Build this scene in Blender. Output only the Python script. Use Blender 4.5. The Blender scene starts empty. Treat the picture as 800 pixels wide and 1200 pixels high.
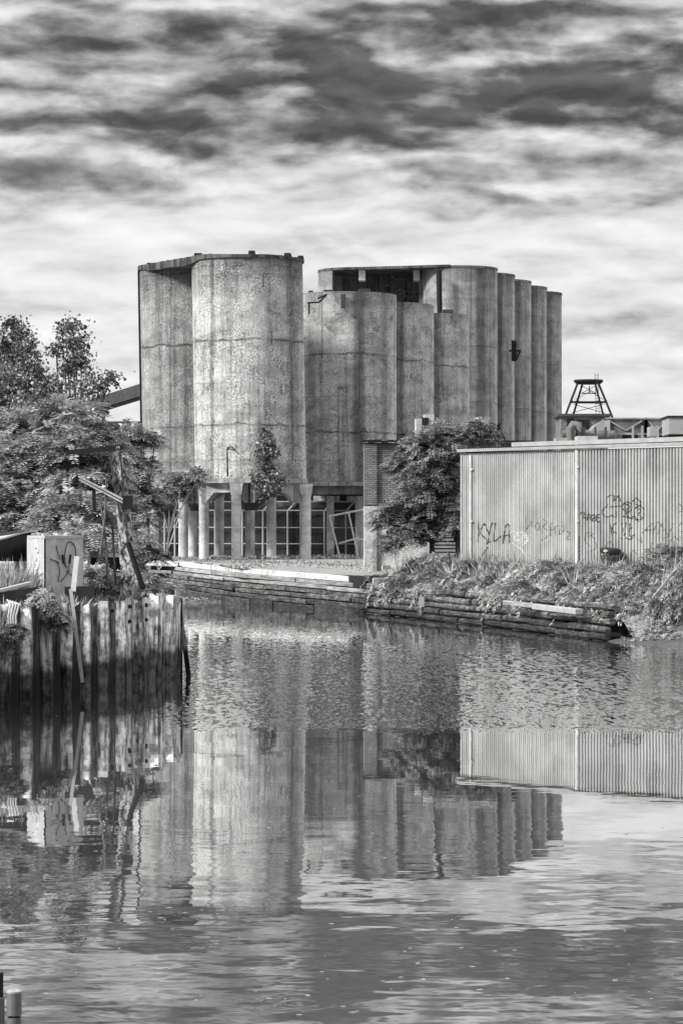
import bpy, math, random
import numpy as np
from mathutils import Vector, Matrix, noise as mnoise
R = math.radians
random.seed(7)
rng = np.random.default_rng(7)
C = bpy.context.scene.collection
S = bpy.context.scene

# ------------------------------------------------------------------ camera
HC = 4.5; F = 3200.0; YH = 620.0          # eye height above the water, focal length and horizon row (800x1200 frame)
cam_d = bpy.data.cameras.new('camera'); cam = bpy.data.objects.new('camera', cam_d); C.objects.link(cam)
cam.location = (0, 0, HC); cam.rotation_euler = (R(90), 0, 0)
cam_d.sensor_width = 36; cam_d.lens = 96; cam_d.shift_y = (YH-600)/1200
cam_d.clip_start = .5; cam_d.clip_end = 6000
S.camera = cam
S.view_settings.view_transform = 'Standard'; S.view_settings.look = 'None'
S.view_settings.exposure = 0.85; S.view_settings.gamma = 1.0
S.cycles.max_bounces = 6; S.cycles.transparent_max_bounces = 4
S.cycles.caustics_reflective = False; S.cycles.caustics_refractive = False

# ------------------------------------------------------------------ node helper
class N:
    def __init__(s, tree): s.t = tree; s.n = tree.nodes; s.l = tree.links
    def new(s, typ, **kw):
        n = s.n.new(typ)
        for k, v in kw.items(): setattr(n, k, v)
        return n
    def put(s, sock, v):
        if v is None: return
        if isinstance(v, bpy.types.NodeSocket): s.l.new(v, sock)
        elif isinstance(v, (int, float)) and sock.type in ('RGBA',): sock.default_value = (v, v, v, 1)
        elif isinstance(v, (int, float)) and sock.type == 'VECTOR': sock.default_value = (v, v, v)
        else: sock.default_value = v
    def m(s, op, a, b=None, c=None, clamp=False):
        n = s.new('ShaderNodeMath', operation=op, use_clamp=clamp)
        s.put(n.inputs[0], a)
        if b is not None: s.put(n.inputs[1], b)
        if c is not None: s.put(n.inputs[2], c)
        return n.outputs[0]
    def v(s, op, a, b=None):
        n = s.new('ShaderNodeVectorMath', operation=op)
        s.put(n.inputs[0], a)
        if b is not None: s.put(n.inputs[1], b)
        return n.outputs['Value'] if op in ('LENGTH', 'DOT_PRODUCT', 'DISTANCE') else n.outputs[0]
    def sep(s, v): n = s.new('ShaderNodeSeparateXYZ'); s.put(n.inputs[0], v); return n.outputs
    def comb(s, x=0., y=0., z=0.):
        n = s.new('ShaderNodeCombineXYZ')
        for i, q in enumerate((x, y, z)): s.put(n.inputs[i], q)
        return n.outputs[0]
    def noise(s, vec, scale=1., det=4., rough=.55, dist=0., col=False):
        n = s.new('ShaderNodeTexNoise'); s.put(n.inputs['Vector'], vec); s.put(n.inputs['Scale'], scale)
        n.inputs['Detail'].default_value = det; n.inputs['Roughness'].default_value = rough; n.inputs['Distortion'].default_value = dist
        return n.outputs['Color'] if col else n.outputs['Fac']
    def ss(s, x, a, b, lo=0., hi=1.):           # smoothstep
        n = s.new('ShaderNodeMapRange', interpolation_type='SMOOTHSTEP')
        for i, q in enumerate((x, a, b, lo, hi)): s.put(n.inputs[i], q)
        return n.outputs[0]
    def lerp(s, f, a, b):
        n = s.new('ShaderNodeMix', data_type='FLOAT'); s.put(n.inputs[0], f); s.put(n.inputs[2], a); s.put(n.inputs[3], b)
        return n.outputs[0]
    def pos(s): return s.new('ShaderNodeNewGeometry').outputs['Position']
    def grey(s, f): return s.comb(f, f, f)

# ------------------------------------------------------------------ world: overcast sky with broken cloud banks
SUN_EL, SUN_AZ = 36., -116.       # azimuth measured from +Y, negative = left ; the sun stands left and behind the camera (see below)
w = bpy.data.worlds.new('World'); S.world = w; w.use_nodes = True
g = N(w.node_tree); w.node_tree.nodes.clear()
sky = g.new('ShaderNodeTexSky', sky_type='NISHITA', sun_disc=False, sun_elevation=R(SUN_EL), sun_rotation=R(SUN_AZ), air_density=1., dust_density=2.)
bw = g.new('ShaderNodeRGBToBW'); g.l.new(sky.outputs[0], bw.inputs[0])
d = g.sep(g.v('NORMALIZE', g.new('ShaderNodeTexCoord').outputs['Generated']))
el = g.m('ARCSINE', d[2]); az = g.m('ARCTAN2', d[0], d[1])
# cloud coordinates: units of about 1/3200 rad so that positions can be read off the photograph
cx = g.m('MULTIPLY_ADD', az, 3200., 400.); cy = g.m('MULTIPLY_ADD', el, -3200., 620.)
wv = g.comb(g.m('MULTIPLY', cx, 1/190.), g.m('MULTIPLY', cy, 1/60.), g.m('MULTIPLY', g.m('ABSOLUTE', az), 2.))
warp = g.v('SUBTRACT', g.noise(wv, 1., 1.5, .45, col=True), (.5, .5, .5))
ws = g.sep(warp)
wx = g.m('MULTIPLY_ADD', ws[0], 170., cx); wy = g.m('MULTIPLY_ADD', ws[1], 60., cy)
wm = g.sep(g.v('SUBTRACT', g.noise(g.comb(g.m('MULTIPLY', cx, 1/85.), g.m('MULTIPLY', cy, 1/38.), 11.), 1., 5., .55, col=True), (.5, .5, .5)))
wp = g.comb(g.m('MULTIPLY_ADD', wm[0], 130., wx), g.m('MULTIPLY_ADD', wm[1], 62., wy), 0.)
blobs = [(235, 62, 215, 30, 1.0), (320, 125, 110, 34, .8), (570, 122, 150, 33, 1.05), (750, 88, 130, 26, .8),
         (115, 150, 120, 24, .8), (755, 158, 85, 20, .85), (232, 188, 55, 20, .75), (620, 226, 190, 13, .5),
         (560, 30, 140, 14, .6), (440, 166, 90, 12, .5), (50, 8, 90, 12, .7), (40, 208, 70, 14, .5), (430, 80, 90, 22, .7),
         (680, 25, 120, 14, .5), (20, 245, 90, 10, .25), (500, 200, 80, 10, .3), (600, 300, 150, 8, .15), (760, 385, 120, 10, .2), (70, 350, 90, 14, .15)]
acc = None
for (bx, by, rx, ry, am) in blobs:
    q = g.v('MULTIPLY', g.v('SUBTRACT', wp, (bx, by, 0)), (1/rx/1.15, 1/ry/1.15, 0))
    dd = g.v('DOT_PRODUCT', q, q)
    e = g.m('MULTIPLY', g.m('EXPONENT', g.m('MULTIPLY', dd, -.9)), am)
    acc = e if acc is None else g.m('MAXIMUM', g.m('MULTIPLY', acc, 1.0), e) if False else g.m('ADD', acc, e)
dark0 = g.m('MINIMUM', g.m('MULTIPLY', acc, .66), .8)
# free-running cloud field for every other direction (and above the frame)
fvec = g.comb(g.m('MULTIPLY', wx, 1/420.), g.m('MULTIPLY', wy, 1/110.), 7.3)
free = g.ss(g.noise(fvec, 1., 6., .55), .42, .72)
out = g.m('MAXIMUM', g.ss(cy, 30., -120.), g.ss(g.m('ABSOLUTE', g.m('SUBTRACT', cx, 400.)), 460., 700.))
free = g.m('MULTIPLY', free, g.ss(cy, 420., 160., 0., .35))
dark = g.lerp(out, dark0, free)
# billow detail: relief from a shifted copy of the same fractal, so that tops are lit and undersides grey
ux = g.m('MULTIPLY_ADD', ws[0], 40., cx); uy = g.m('MULTIPLY_ADD', ws[1], 18., cy)
dv = g.comb(g.m('MULTIPLY', ux, 1/120.), g.m('MULTIPLY', uy, 1/46.), 2.)
n1 = g.noise(dv, 1., 6., .5, .1); n2 = g.noise(g.v('ADD', dv, (-.05, .26, 0)), 1., 6., .5, .1)
rel = g.m('SUBTRACT', n2, n1)
hf = g.noise(g.comb(g.m('MULTIPLY', cx, 1/300.), g.m('MULTIPLY', uy, 1/46.), 5.), 1., 5., .52, .1)
base = g.m('MULTIPLY', g.ss(cy, 300., 140.), .2)
dark = g.m('ADD', g.m('MULTIPLY', g.m('ADD', dark, base), g.m('MULTIPLY_ADD', g.ss(n1, .28, .7), .95, .45)), 0.)
dark = g.m('ADD', dark, g.m('MULTIPLY', g.m('SUBTRACT', hf, .37), g.ss(cy, 560., 230., .6, .9)))
lum = g.new('ShaderNodeValToRGB'); lum.color_ramp.interpolation = 'B_SPLINE'
cr = lum.color_ramp.elements; cr[0].position = 0; cr[0].color = (.58, .58, .58, 1); cr[1].position = 1.0; cr[1].color = (.075, .05, .05, 1)
for p_, c_ in ((.15, .50), (.35, .35), (.6, .20), (.85, .10)):
    e_ = cr.new(p_); e_.color = (c_, c_, c_, 1)
g.l.new(dark, lum.inputs[0])
amt = g.ss(dark, .0, .55, .5, 3.8)
cl = g.m('MULTIPLY', lum.outputs[0], g.m('MULTIPLY_ADD', rel, amt, 1.))
cl = g.m('MULTIPLY', cl, g.ss(el, R(13.), R(40.), .92, 1.9))      # an overcast sky is brighter overhead
cl = g.m('MAXIMUM', cl, .03)
b1 = g.new('ShaderNodeBackground'); g.l.new(g.grey(bw.outputs[0]), b1.inputs[0]); b1.inputs[1].default_value = .06
b2 = g.new('ShaderNodeBackground'); g.l.new(g.grey(cl), b2.inputs[0]); b2.inputs[1].default_value = 1.
mx = g.new('ShaderNodeMixShader'); mx.inputs[0].default_value = .93
g.l.new(b1.outputs[0], mx.inputs[1]); g.l.new(b2.outputs[0], mx.inputs[2])
wo = g.new('ShaderNodeOutputWorld'); g.l.new(mx.outputs[0], wo.inputs[0])
# ------------------------------------------------------------------ sun: veiled, left and behind the camera
sl = bpy.data.lights.new('sun', 'SUN'); sl.energy = 2.8; sl.angle = R(10); sl.color = (1, .99, .97)
so = bpy.data.objects.new('sun', sl); C.objects.link(so)
sd = Vector((math.sin(R(SUN_AZ))*math.cos(R(SUN_EL)), math.cos(R(SUN_AZ))*math.cos(R(SUN_EL)), math.sin(R(SUN_EL))))   # towards the sun
so.rotation_euler = sd.to_track_quat('Z', 'Y').to_euler(); so.location = (-60, -40, 80)

# ------------------------------------------------------------------ geometry helpers
def P(px, py, Y): return Vector(((px-400)*Y/F, Y, HC+(YH-py)*Y/F))
class MB:
    def __init__(s): s.v = []; s.f = []; s.sm = []
    def add(s, vs, fs, smooth=False):
        b = len(s.v); s.v += [tuple(q) for q in vs]; s.f += [tuple(b+i for i in f) for f in fs]; s.sm += [smooth]*len(fs); return s
    def box(s, c, size, rz=0., M=None, taper=1.):
        hx, hy, hz = size[0]/2, size[1]/2, size[2]/2
        m = M if M is not None else Matrix.Rotation(rz, 3, 'Z')
        vs = []
        for z in (-hz, hz):
            k = taper if z > 0 else 1.
            for x, y in ((-hx, -hy), (hx, -hy), (hx, hy), (-hx, hy)): vs.append(Vector(c)+m@Vector((x*k, y*k, z)))
        return s.add(vs, [(3, 2, 1, 0), (4, 5, 6, 7), (0, 1, 5, 4), (1, 2, 6, 5), (2, 3, 7, 6), (3, 0, 4, 7)])
    def bar(s, a, b, w_, h_=None, jit=0., up=(0, 0, 1)):
        a = Vector(a); b = Vector(b); h_ = h_ or w_; d_ = (b-a).normalized(); u = Vector(up)
        if abs(d_.dot(u)) > .97: u = Vector((0, 1, 0))
        x = d_.cross(u).normalized(); y = x.cross(d_).normalized(); vs = []
        for p in (a, b):
            for sx, sy in ((-1, -1), (1, -1), (1, 1), (-1, 1)):
                vs.append(p+x*sx*w_/2*(1+random.uniform(-jit, jit))+y*sy*h_/2*(1+random.uniform(-jit, jit)))
        return s.add(vs, [(3, 2, 1, 0), (4, 5, 6, 7), (0, 1, 5, 4), (1, 2, 6, 5), (2, 3, 7, 6), (3, 0, 4, 7)])
    def tube(s, pts, rad, n=8, cap=True, smooth=True):
        pts = [Vector(p) for p in pts]
        if not isinstance(rad, (list, tuple)): rad = [rad]*len(pts)
        vs = []; ref = Vector((.31, .9, .27))
        for i, p in enumerate(pts):
            d_ = (pts[min(i+1, len(pts)-1)]-pts[max(i-1, 0)])
            if d_.length < 1e-6: d_ = Vector((0, 0, 1))
            d_.normalize()
            if abs(d_.dot(ref)) > .95: ref = Vector((1, 0, 0))
            x = d_.cross(ref).normalized(); y = d_.cross(x)
            for k in range(n):
                t = 2*math.pi*k/n; vs.append(p+(x*math.cos(t)+y*math.sin(t))*rad[i])
        fs = []
        for i in range(len(pts)-1):
            for k in range(n):
                a = i*n+k; b = i*n+(k+1) % n; fs.append((a, b, b+n, a+n))
        s.add(vs, fs, smooth)
        if cap:
            s.add(vs[:n], [tuple(range(n))]); s.add(vs[-n:], [tuple(reversed(range(n)))])
        return s
    def prism(s, poly, z0, z1):                  # poly: list of (x, y); z's may be lists
        n = len(poly)
        za = z0 if isinstance(z0, (list, tuple)) else [z0]*n; zb = z1 if isinstance(z1, (list, tuple)) else [z1]*n
        vs = [(x, y, za[i]) for i, (x, y) in enumerate(poly)]+[(x, y, zb[i]) for i, (x, y) in enumerate(poly)]
        return s.add(vs, [tuple(reversed(range(n))), tuple(range(n, 2*n))]+[(i, (i+1) % n, n+(i+1) % n, n+i) for i in range(n)])
    def lathe(s, c, prof, n=32, smooth=True, a0=0., a1=2*math.pi):
        full = abs(a1-a0-2*math.pi) < 1e-6; k = n if full else n+1; vs = []
        for r, z in prof:
            for i in range(k):
                t = a0+(a1-a0)*i/n; vs.append((c[0]+r*math.cos(t), c[1]+r*math.sin(t), c[2]+z))
        fs = []
        for j in range(len(prof)-1):
            for i in range(n):
                a = j*k+i; b = j*k+(i+1) % k; fs.append((a, b, b+k, a+k))
        return s.add(vs, fs, smooth)
    def shear(s, k, z0=0.):
        s.v = [(x+k*(z-z0), y, z) for x, y, z in s.v]; return s
    def fin(s, name, mat, parent=None, bevel=0.):
        off = parent_loc(parent) if parent else Vector((0, 0, 0))
        me = bpy.data.meshes.new(name)
        me.from_pydata([(x-off.x, y-off.y, z-off.z) for x, y, z in s.v], [], s.f)
        me.polygons.foreach_set('use_smooth', s.sm); me.materials.append(mat); me.update()
        o = bpy.data.objects.new(name, me); C.objects.link(o)
        if parent: o.parent = parent
        if bevel: bv = o.modifiers.new('edge', 'BEVEL'); bv.width = bevel; bv.segments = 1; bv.limit_method = 'ANGLE'
        return o
def parent_loc(p):
    v = Vector((0, 0, 0))
    while p: v += p.location; p = p.parent
    return v
def tag(o, label, cat, group=None, kind=None):
    o['label'] = label; o['category'] = cat
    if group: o['group'] = group
    if kind: o['kind'] = kind
    return o
def thing(name, loc, label, cat, group=None):
    o = bpy.data.objects.new(name, None); C.objects.link(o); o.location = loc; o.empty_display_size = .3
    return tag(o, label, cat, group)
def struct(o): o['kind'] = 'structure'; return o

# ------------------------------------------------------------------ materials (black-and-white photograph: all neutral greys)
def mat(name, build, rough=.85, metal=0., spec=.3):
    m = bpy.data.materials.new(name); m.use_nodes = True; t = m.node_tree; t.nodes.clear(); q = N(t)
    o = q.new('ShaderNodeOutputMaterial'); b = q.new('ShaderNodeBsdfPrincipled'); q.l.new(b.outputs[0], o.inputs[0])
    b.inputs['Roughness'].default_value = rough; b.inputs['Metallic'].default_value = metal; b.inputs['Specular IOR Level'].default_value = spec
    col, bump = build(q, b)
    if isinstance(col, (int, float)): b.inputs['Base Color'].default_value = (col, col, col, 1)
    else: q.l.new(q.grey(q.m('MAXIMUM', col, .008)), b.inputs['Base Color'])
    if bump is not None:
        bn = q.new('ShaderNodeBump'); bn.inputs['Strength'].default_value = bump[1]; bn.inputs['Distance'].default_value = bump[2]
        q.l.new(bump[0], bn.inputs['Height']); q.l.new(bn.outputs[0], b.inputs['Normal'])
    return m
def grit(q, p, base, amp, scale=3., streak=.0, fine=.25, fs=9.):
    n = q.m('MULTIPLY_ADD', q.m('SUBTRACT', q.noise(p, scale, 5., .65), .5), amp*2, base)
    n = q.m('MULTIPLY_ADD', q.m('SUBTRACT', q.noise(p, fs, 3., .75), .5), fine, n)
    if streak: n = q.m('MULTIPLY_ADD', q.m('SUBTRACT', q.noise(q.v('MULTIPLY', p, (1, 1, .04)), 2.2, 4., .6), .5), streak, n)
    return n
def simple(name, base, amp=.06, scale=2., streak=0., fine=.1, rough=.85, metal=0., bump=.4, fs=12., dist=.03):
    def b(q, _):
        p = q.pos(); c = grit(q, p, base, amp, scale, streak, fine, fs)
        return c, ((q.noise(p, fs*.6, 3., .6), bump, dist) if bump else None)
    return mat(name, b, rough, metal)
def concrete(name, base, joints=(), patch=.0, bands=(), top=None, grain=.5, wide=.3, seam=()):
    """weathered slip-formed concrete: speckle, vertical rain streaks, spalled patches, cracked pour joints"""
    def b(q, _):
        p = q.pos(); s = q.sep(p)
        big = q.noise(p, .35, 5., .62)
        st = q.noise(q.v('MULTIPLY', p, (1.15, 1.15, .045)), 1.6, 5., .66)
        st2 = q.noise(q.v('MULTIPLY', p, (1, 1, .12)), 5., 3., .6)
        fine = q.noise(p, 8., 4., .85)
        c = q.m('MULTIPLY_ADD', q.m('SUBTRACT', big, .5), wide, base)
        c = q.m('MULTIPLY_ADD', q.m('SUBTRACT', st, .5), .42, c)
        c = q.m('MULTIPLY_ADD', q.m('SUBTRACT', st2, .5), .14, c)
        patchy = q.ss(q.noise(p, .8, 4., .6), .40, .62, .35, 1.1)
        fine = q.m('SUBTRACT', q.ss(fine, .36, .66), .5)
        c = q.m('MULTIPLY', c, q.m('MULTIPLY_ADD', q.m('MULTIPLY', fine, grain*1.7), patchy, 1.))
        drk = q.noise(q.v('MULTIPLY', p, (1.6, 1.6, .06)), 1.1, 5., .7)
        c = q.m('MULTIPLY', c, q.ss(drk, .50, .66, 1.06, .62))
        mot = q.noise(q.v('MULTIPLY', p, (1, 1, 1.6)), .55, 6., .7)
        c = q.m('MULTIPLY', c, q.ss(mot, .36, .62, .72, 1.18))
        # spalls
        if patch:
            pn = q.noise(q.v('MULTIPLY', p, (1, 1, 1.7)), 1.0, 8., .74)
            c = q.m('MULTIPLY', c, q.ss(pn, .655-patch*.08, .70-patch*.08, 1., .6))
        pits = q.ss(q.noise(p, 2.6, 4., .72), .66, .72, 1., .45)
        c = q.m('MULTIPLY', c, pits)
        # hairline cracks
        vn = q.new('ShaderNodeTexVoronoi', feature='DISTANCE_TO_EDGE'); q.put(vn.inputs['Vector'], q.v('MULTIPLY_ADD', p, (1, 1, .45)) if False else q.v('ADD', q.v('MULTIPLY', p, (1, 1, .4)), q.v('MULTIPLY', q.noise(p, 1.2, 3., .6, col=True), (.6, .6, .6)))); vn.inputs['Scale'].default_value = .23
        c = q.m('MULTIPLY', c, q.ss(vn.outputs['Distance'], .0, .006, .78, 1.))
        wz = q.m('MULTIPLY_ADD', q.m('SUBTRACT', q.noise(p, .55, 5., .7), .5), .85, s[2])
        for z, wd, k in joints:
            dz = q.m('ABSOLUTE', q.m('SUBTRACT', wz, z))
            vary = q.ss(q.noise(p, .9, 2.), .35, .6, .4, 1.)
            c = q.m('MULTIPLY', c, q.m('SUBTRACT', 1., q.m('MULTIPLY', q.ss(dz, wd, wd*.35), q.m('MULTIPLY', vary, k))))
            # darker weeping under, paler efflorescence above the joint
            wk = q.m('MULTIPLY', q.ss(q.m('SUBTRACT', z, wz), 1.6, 0.), q.ss(q.m('SUBTRACT', z, wz), -.05, .05))
            c = q.m('MULTIPLY', c, q.m('MULTIPLY_ADD', q.m('MULTIPLY', wk, q.ss(st2, .45, .6)), -.22, 1.))
        for x, wd, k in bands:                         # long vertical dark bands, rain stains among them
            wx_ = q.m('MULTIPLY_ADD', q.m('SUBTRACT', q.noise(q.v('MULTIPLY', p, (.3, .3, 1)), 1.1, 4., .7), .5), .35, s[0])
            dx = q.m('ABSOLUTE', q.m('SUBTRACT', wx_, x))
            c = q.m('MULTIPLY', c, q.m('SUBTRACT', 1., q.m('MULTIPLY', q.ss(dx, wd, wd*.3), q.m('MULTIPLY', q.ss(q.noise(p, 1.4, 4., .7), .3, .62, .35, 1.), k))))
        if seam:                                        # crevice shade against the next silo and a bright flank edge, painted into the colour
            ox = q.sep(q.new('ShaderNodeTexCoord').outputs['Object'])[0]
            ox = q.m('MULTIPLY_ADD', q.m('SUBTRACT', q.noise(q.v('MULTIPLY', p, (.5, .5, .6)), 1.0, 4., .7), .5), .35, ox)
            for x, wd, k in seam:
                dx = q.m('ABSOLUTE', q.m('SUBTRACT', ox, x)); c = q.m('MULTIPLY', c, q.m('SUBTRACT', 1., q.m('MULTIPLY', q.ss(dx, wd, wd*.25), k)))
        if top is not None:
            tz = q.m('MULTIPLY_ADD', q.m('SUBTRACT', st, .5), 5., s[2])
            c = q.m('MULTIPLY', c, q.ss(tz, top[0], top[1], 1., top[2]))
        c = q.m('MINIMUM', c, .75)
        return q.m('MAXIMUM', c, .03), (q.noise(p, 4., 5., .75), .6, .06)
    return mat(name, b, .9)
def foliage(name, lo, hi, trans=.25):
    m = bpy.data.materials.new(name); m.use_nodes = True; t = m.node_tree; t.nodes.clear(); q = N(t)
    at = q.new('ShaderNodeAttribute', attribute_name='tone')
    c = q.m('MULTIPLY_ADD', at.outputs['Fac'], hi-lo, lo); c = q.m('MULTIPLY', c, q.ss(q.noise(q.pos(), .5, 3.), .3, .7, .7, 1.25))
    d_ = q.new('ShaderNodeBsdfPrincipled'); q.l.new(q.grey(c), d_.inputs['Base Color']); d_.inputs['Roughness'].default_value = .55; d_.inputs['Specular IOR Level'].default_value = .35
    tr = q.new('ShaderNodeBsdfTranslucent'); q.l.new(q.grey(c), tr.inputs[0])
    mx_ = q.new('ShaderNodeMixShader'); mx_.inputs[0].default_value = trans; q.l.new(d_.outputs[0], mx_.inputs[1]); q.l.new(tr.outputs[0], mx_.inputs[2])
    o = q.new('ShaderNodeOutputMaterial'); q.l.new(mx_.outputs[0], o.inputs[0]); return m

M = {}
J = [(18.45, .13, .7), (12.2, .11, .6), (23.9, .06, .55), (23.2, .05, .4), (15.3, .05, .35), (9.6, .06, .4), (13.6, .04, .35)]
XA = (294-400)*204.6/F
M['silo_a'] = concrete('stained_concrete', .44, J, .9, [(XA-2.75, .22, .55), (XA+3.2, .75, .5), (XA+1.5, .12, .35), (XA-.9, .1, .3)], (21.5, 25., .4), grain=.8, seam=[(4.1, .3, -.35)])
M['silo_0'] = concrete('dark_concrete', .28, J, .5, [(XA-6.2, .1, .5)], (21.5, 25., .5), grain=.7)  # lower base tone than the nearest silo
M['silo_b'] = concrete('patched_concrete', .40, [(18.4, .12, .6), (12.2, .12, .65), (21.2, .04, .3), (15., .04, .3)], 1.1, [(-2.4, .5, .4), (3.4, .4, .4)], (21., 24., .5), grain=.6, seam=[(1.1, .75, .6), (4.0, .4, -.25)])  # left band darkens the flank beside the nearest silo
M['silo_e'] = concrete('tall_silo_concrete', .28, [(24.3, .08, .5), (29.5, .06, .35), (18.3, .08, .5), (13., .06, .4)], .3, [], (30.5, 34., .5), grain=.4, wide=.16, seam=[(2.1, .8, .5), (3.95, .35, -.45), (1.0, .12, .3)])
M['conc'] = concrete('column_concrete', .55, [], .5, grain=.22)
M['beam'] = concrete('beam_concrete', .33, [], .9, grain=.4)
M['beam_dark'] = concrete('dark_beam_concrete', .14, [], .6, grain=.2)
M['pale'] = concrete('pale_coping_concrete', .62, [], .5, grain=.4)
M['roofslab'] = concrete('sooty_slab_edge', .08, [], 1.2, grain=.3)
M['wood'] = simple('weathered_timber', .2, .15, 1.6, .0, .22, bump=.8)
M['dark'] = simple('black_rust', .014, .008, 2., 0., .02)
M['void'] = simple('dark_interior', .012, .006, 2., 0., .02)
M['rust'] = simple('rusty_steel', .055, .04, 2.5, .05, .06)
M['whitepaint'] = simple('chipped_white_paint', .5, .25, 2.5, .45, .35, rough=.6)
M['galvd'] = simple('dull_steel_pipe', .13, .05, 4., .0, .08, rough=.35, bump=0)
M['gutter'] = simple('weathered_gutter', .34, .12, .8, .2, .15, rough=.5)
M['galv'] = simple('galvanised_pipe', .5, .08, 2., 0., .1, rough=.5)
M['ink'] = simple('black_spray_paint', .035, .01, 2., 0., .01, bump=0)
M['inkgrey'] = simple('faded_spray_paint', .12, .03, 2., 0., .03, bump=0)
M['inkwhite'] = simple('white_spray_paint', .8, .03, 2., 0., .03, bump=0)
M['rubber'] = simple('tyre_rubber', .035, .01, 4., 0., .02, rough=.7)
M['bark'] = simple('bark', .13, .08, 3., .0, .12)
M['palebark'] = simple('pale_bark', .4, .15, 3., 0., .2)
M['leaf_dark'] = foliage('poplar_leaves', .03, .48)
M['leaf_light'] = foliage('sumac_leaves', .06, .85)
M['leaf_mid'] = foliage('brick_tree_leaves', .03, .58)
M['weed'] = foliage('mugwort_leaves', .04, .85)
M['grass'] = foliage('dry_grass', .12, .55)
M['farbld'] = simple('distant_panel', .15, .14, .8, .2, .25)
M['farpale'] = simple('distant_pale_panel', .32, .14, .8, .2, .2)
M['fardark'] = simple('distant_dark_roof', .06, .03, .5, 0., .03)

def b_ground(q, _):
    p = q.pos(); c = grit(q, p, .3, .2, 1.5, 0., .4, 6.)
    return c, (q.noise(p, 3., 5., .7), .8, .15)
M['ground'] = mat('rubble_ground', b_ground)
def b_mud(q, _):
    p = q.pos(); c = grit(q, p, .1, .1, 3., 0., .3, 14.)
    return c, (q.noise(p, 6., 5., .7), 1., .1)
M['mud'] = mat('wet_mud', b_mud, .5)
def b_brick(q, _):
    p = q.pos(); s = q.sep(p); u = q.comb(q.m('ADD', s[0], q.m('MULTIPLY', s[1], .6)), s[2], 0.)
    b = q.new('ShaderNodeTexBrick'); q.put(b.inputs['Vector'], u); b.inputs['Scale'].default_value = 1.
    b.inputs['Brick Width'].default_value = .3; b.inputs['Row Height'].default_value = .105; b.inputs['Mortar Size'].default_value = .018
    b.inputs['Color1'].default_value = (.16, .16, .16, 1); b.inputs['Color2'].default_value = (.27, .27, .27, 1); b.inputs['Mortar'].default_value = (.07, .07, .07, 1)
    f = q.m('MULTIPLY', q.sep(b.outputs['Color'])[0], q.ss(q.noise(p, .6, 4.), .3, .7, .75, 1.35))
    f = q.m('MULTIPLY_ADD', q.m('SUBTRACT', q.noise(p, 7., 3., .7), .5), .16, f)
    return f, (b.outputs['Fac'], -.6, .02)
M['brick'] = mat('sooty_brick', b_brick)
def b_corr(q, _):
    p = q.pos(); s = q.sep(p)
    c = q.m('MULTIPLY_ADD', q.m('SUBTRACT', q.noise(q.v('MULTIPLY', p, (1, 1, .06)), 1.3, 4., .6), .5), .16, .42)
    c = q.m('MULTIPLY_ADD', q.m('SUBTRACT', q.noise(p, 6., 3., .7), .5), .06, c)
    c = q.m('MULTIPLY', c, q.ss(q.m('MULTIPLY_ADD', q.noise(p, 1.5, 4.), 1.2, s[2]), 3.0, 4.2, .75, 1.))
    rs = q.noise(q.v('MULTIPLY', p, (1, 1, .07)), 2.2, 5., .7)
    c = q.m('MULTIPLY', c, q.ss(rs, .56, .68, 1., .62))
    c = q.m('MULTIPLY', c, q.ss(q.noise(p, .5, 5., .7), .35, .65, .82, 1.1))
    return c, (q.noise(p, 1.1, 3., .5), .35, .06)
M['corr'] = mat('corrugated_sheet', b_corr, .45, .0, .5)
def b_pile(q, _):
    p = q.pos(); s = q.sep(p)
    st = q.noise(q.v('MULTIPLY', p, (1, 1, .12)), 4.5, 5., .7)
    at = q.new('ShaderNodeAttribute', attribute_name='tone')
    c = q.m('MULTIPLY', q.ss(st, .34, .58, .14, 1.9), at.outputs['Fac'])
    c = q.m('MULTIPLY', c, q.ss(q.noise(p, 3., 5., .75), .36, .6, .35, 1.2))
    tz = q.m('MULTIPLY_ADD', q.m('SUBTRACT', q.noise(q.v('MULTIPLY', p, (1, 1, .4)), 1.2, 4., .6), .5), .7, s[2])
    wet = q.ss(tz, .72, .95, .2, 1.)
    mid = q.m('MULTIPLY', q.ss(tz, 1.0, 1.5, .6, 1.), wet)
    c = q.m('MULTIPLY', c, mid)
    return q.m('MAXIMUM', c, .012), (q.noise(p, 9., 4., .7), .7, .03)
M['pile'] = mat('tide_stained_sheet_pile', b_pile, .85, 0., .08)
def b_crib(q, _):
    p = q.pos(); s = q.sep(p)
    g_ = q.noise(q.v('MULTIPLY', p, (1, .5, 6.)), 1.6, 5., .7)
    at = q.new('ShaderNodeObjectInfo').outputs['Random']
    c = q.m('MULTIPLY', q.ss(g_, .32, .7, .025, .24), q.m('MULTIPLY_ADD', at, .8, .55))
    c = q.m('MULTIPLY', c, q.ss(q.noise(p, 3.5, 5., .75), .38, .6, .35, 1.2))
    c = q.m('MULTIPLY', c, q.ss(s[2], .0, 1.1, .38, 1.1))
    return q.m('MAXIMUM', c, .015), (g_, 1., .08)
M['crib'] = mat('rotting_crib_timber', b_crib, .75)
def b_plank(q, _):
    p = q.pos(); s = q.sep(p); g_ = q.noise(q.v('MULTIPLY', p, (1, .5, 7.)), 1.2, 5., .7)
    at = q.new('ShaderNodeObjectInfo').outputs['Random']
    c = q.m('MULTIPLY', q.ss(g_, .3, .7, .16, .5), q.m('MULTIPLY_ADD', at, .5, .7))
    return c, (g_, .9, .06)
M['plank'] = mat('bleached_bulkhead_plank', b_plank, .85)
def b_post(q, _):
    p = q.pos(); n = q.noise(q.v('MULTIPLY', p, (1, 1, .5)), 7., 5., .8)
    return q.ss(n, .42, .58, .03, .75), (n, 1., .05)
M['flaky'] = mat('flaking_painted_post', b_post)

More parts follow.
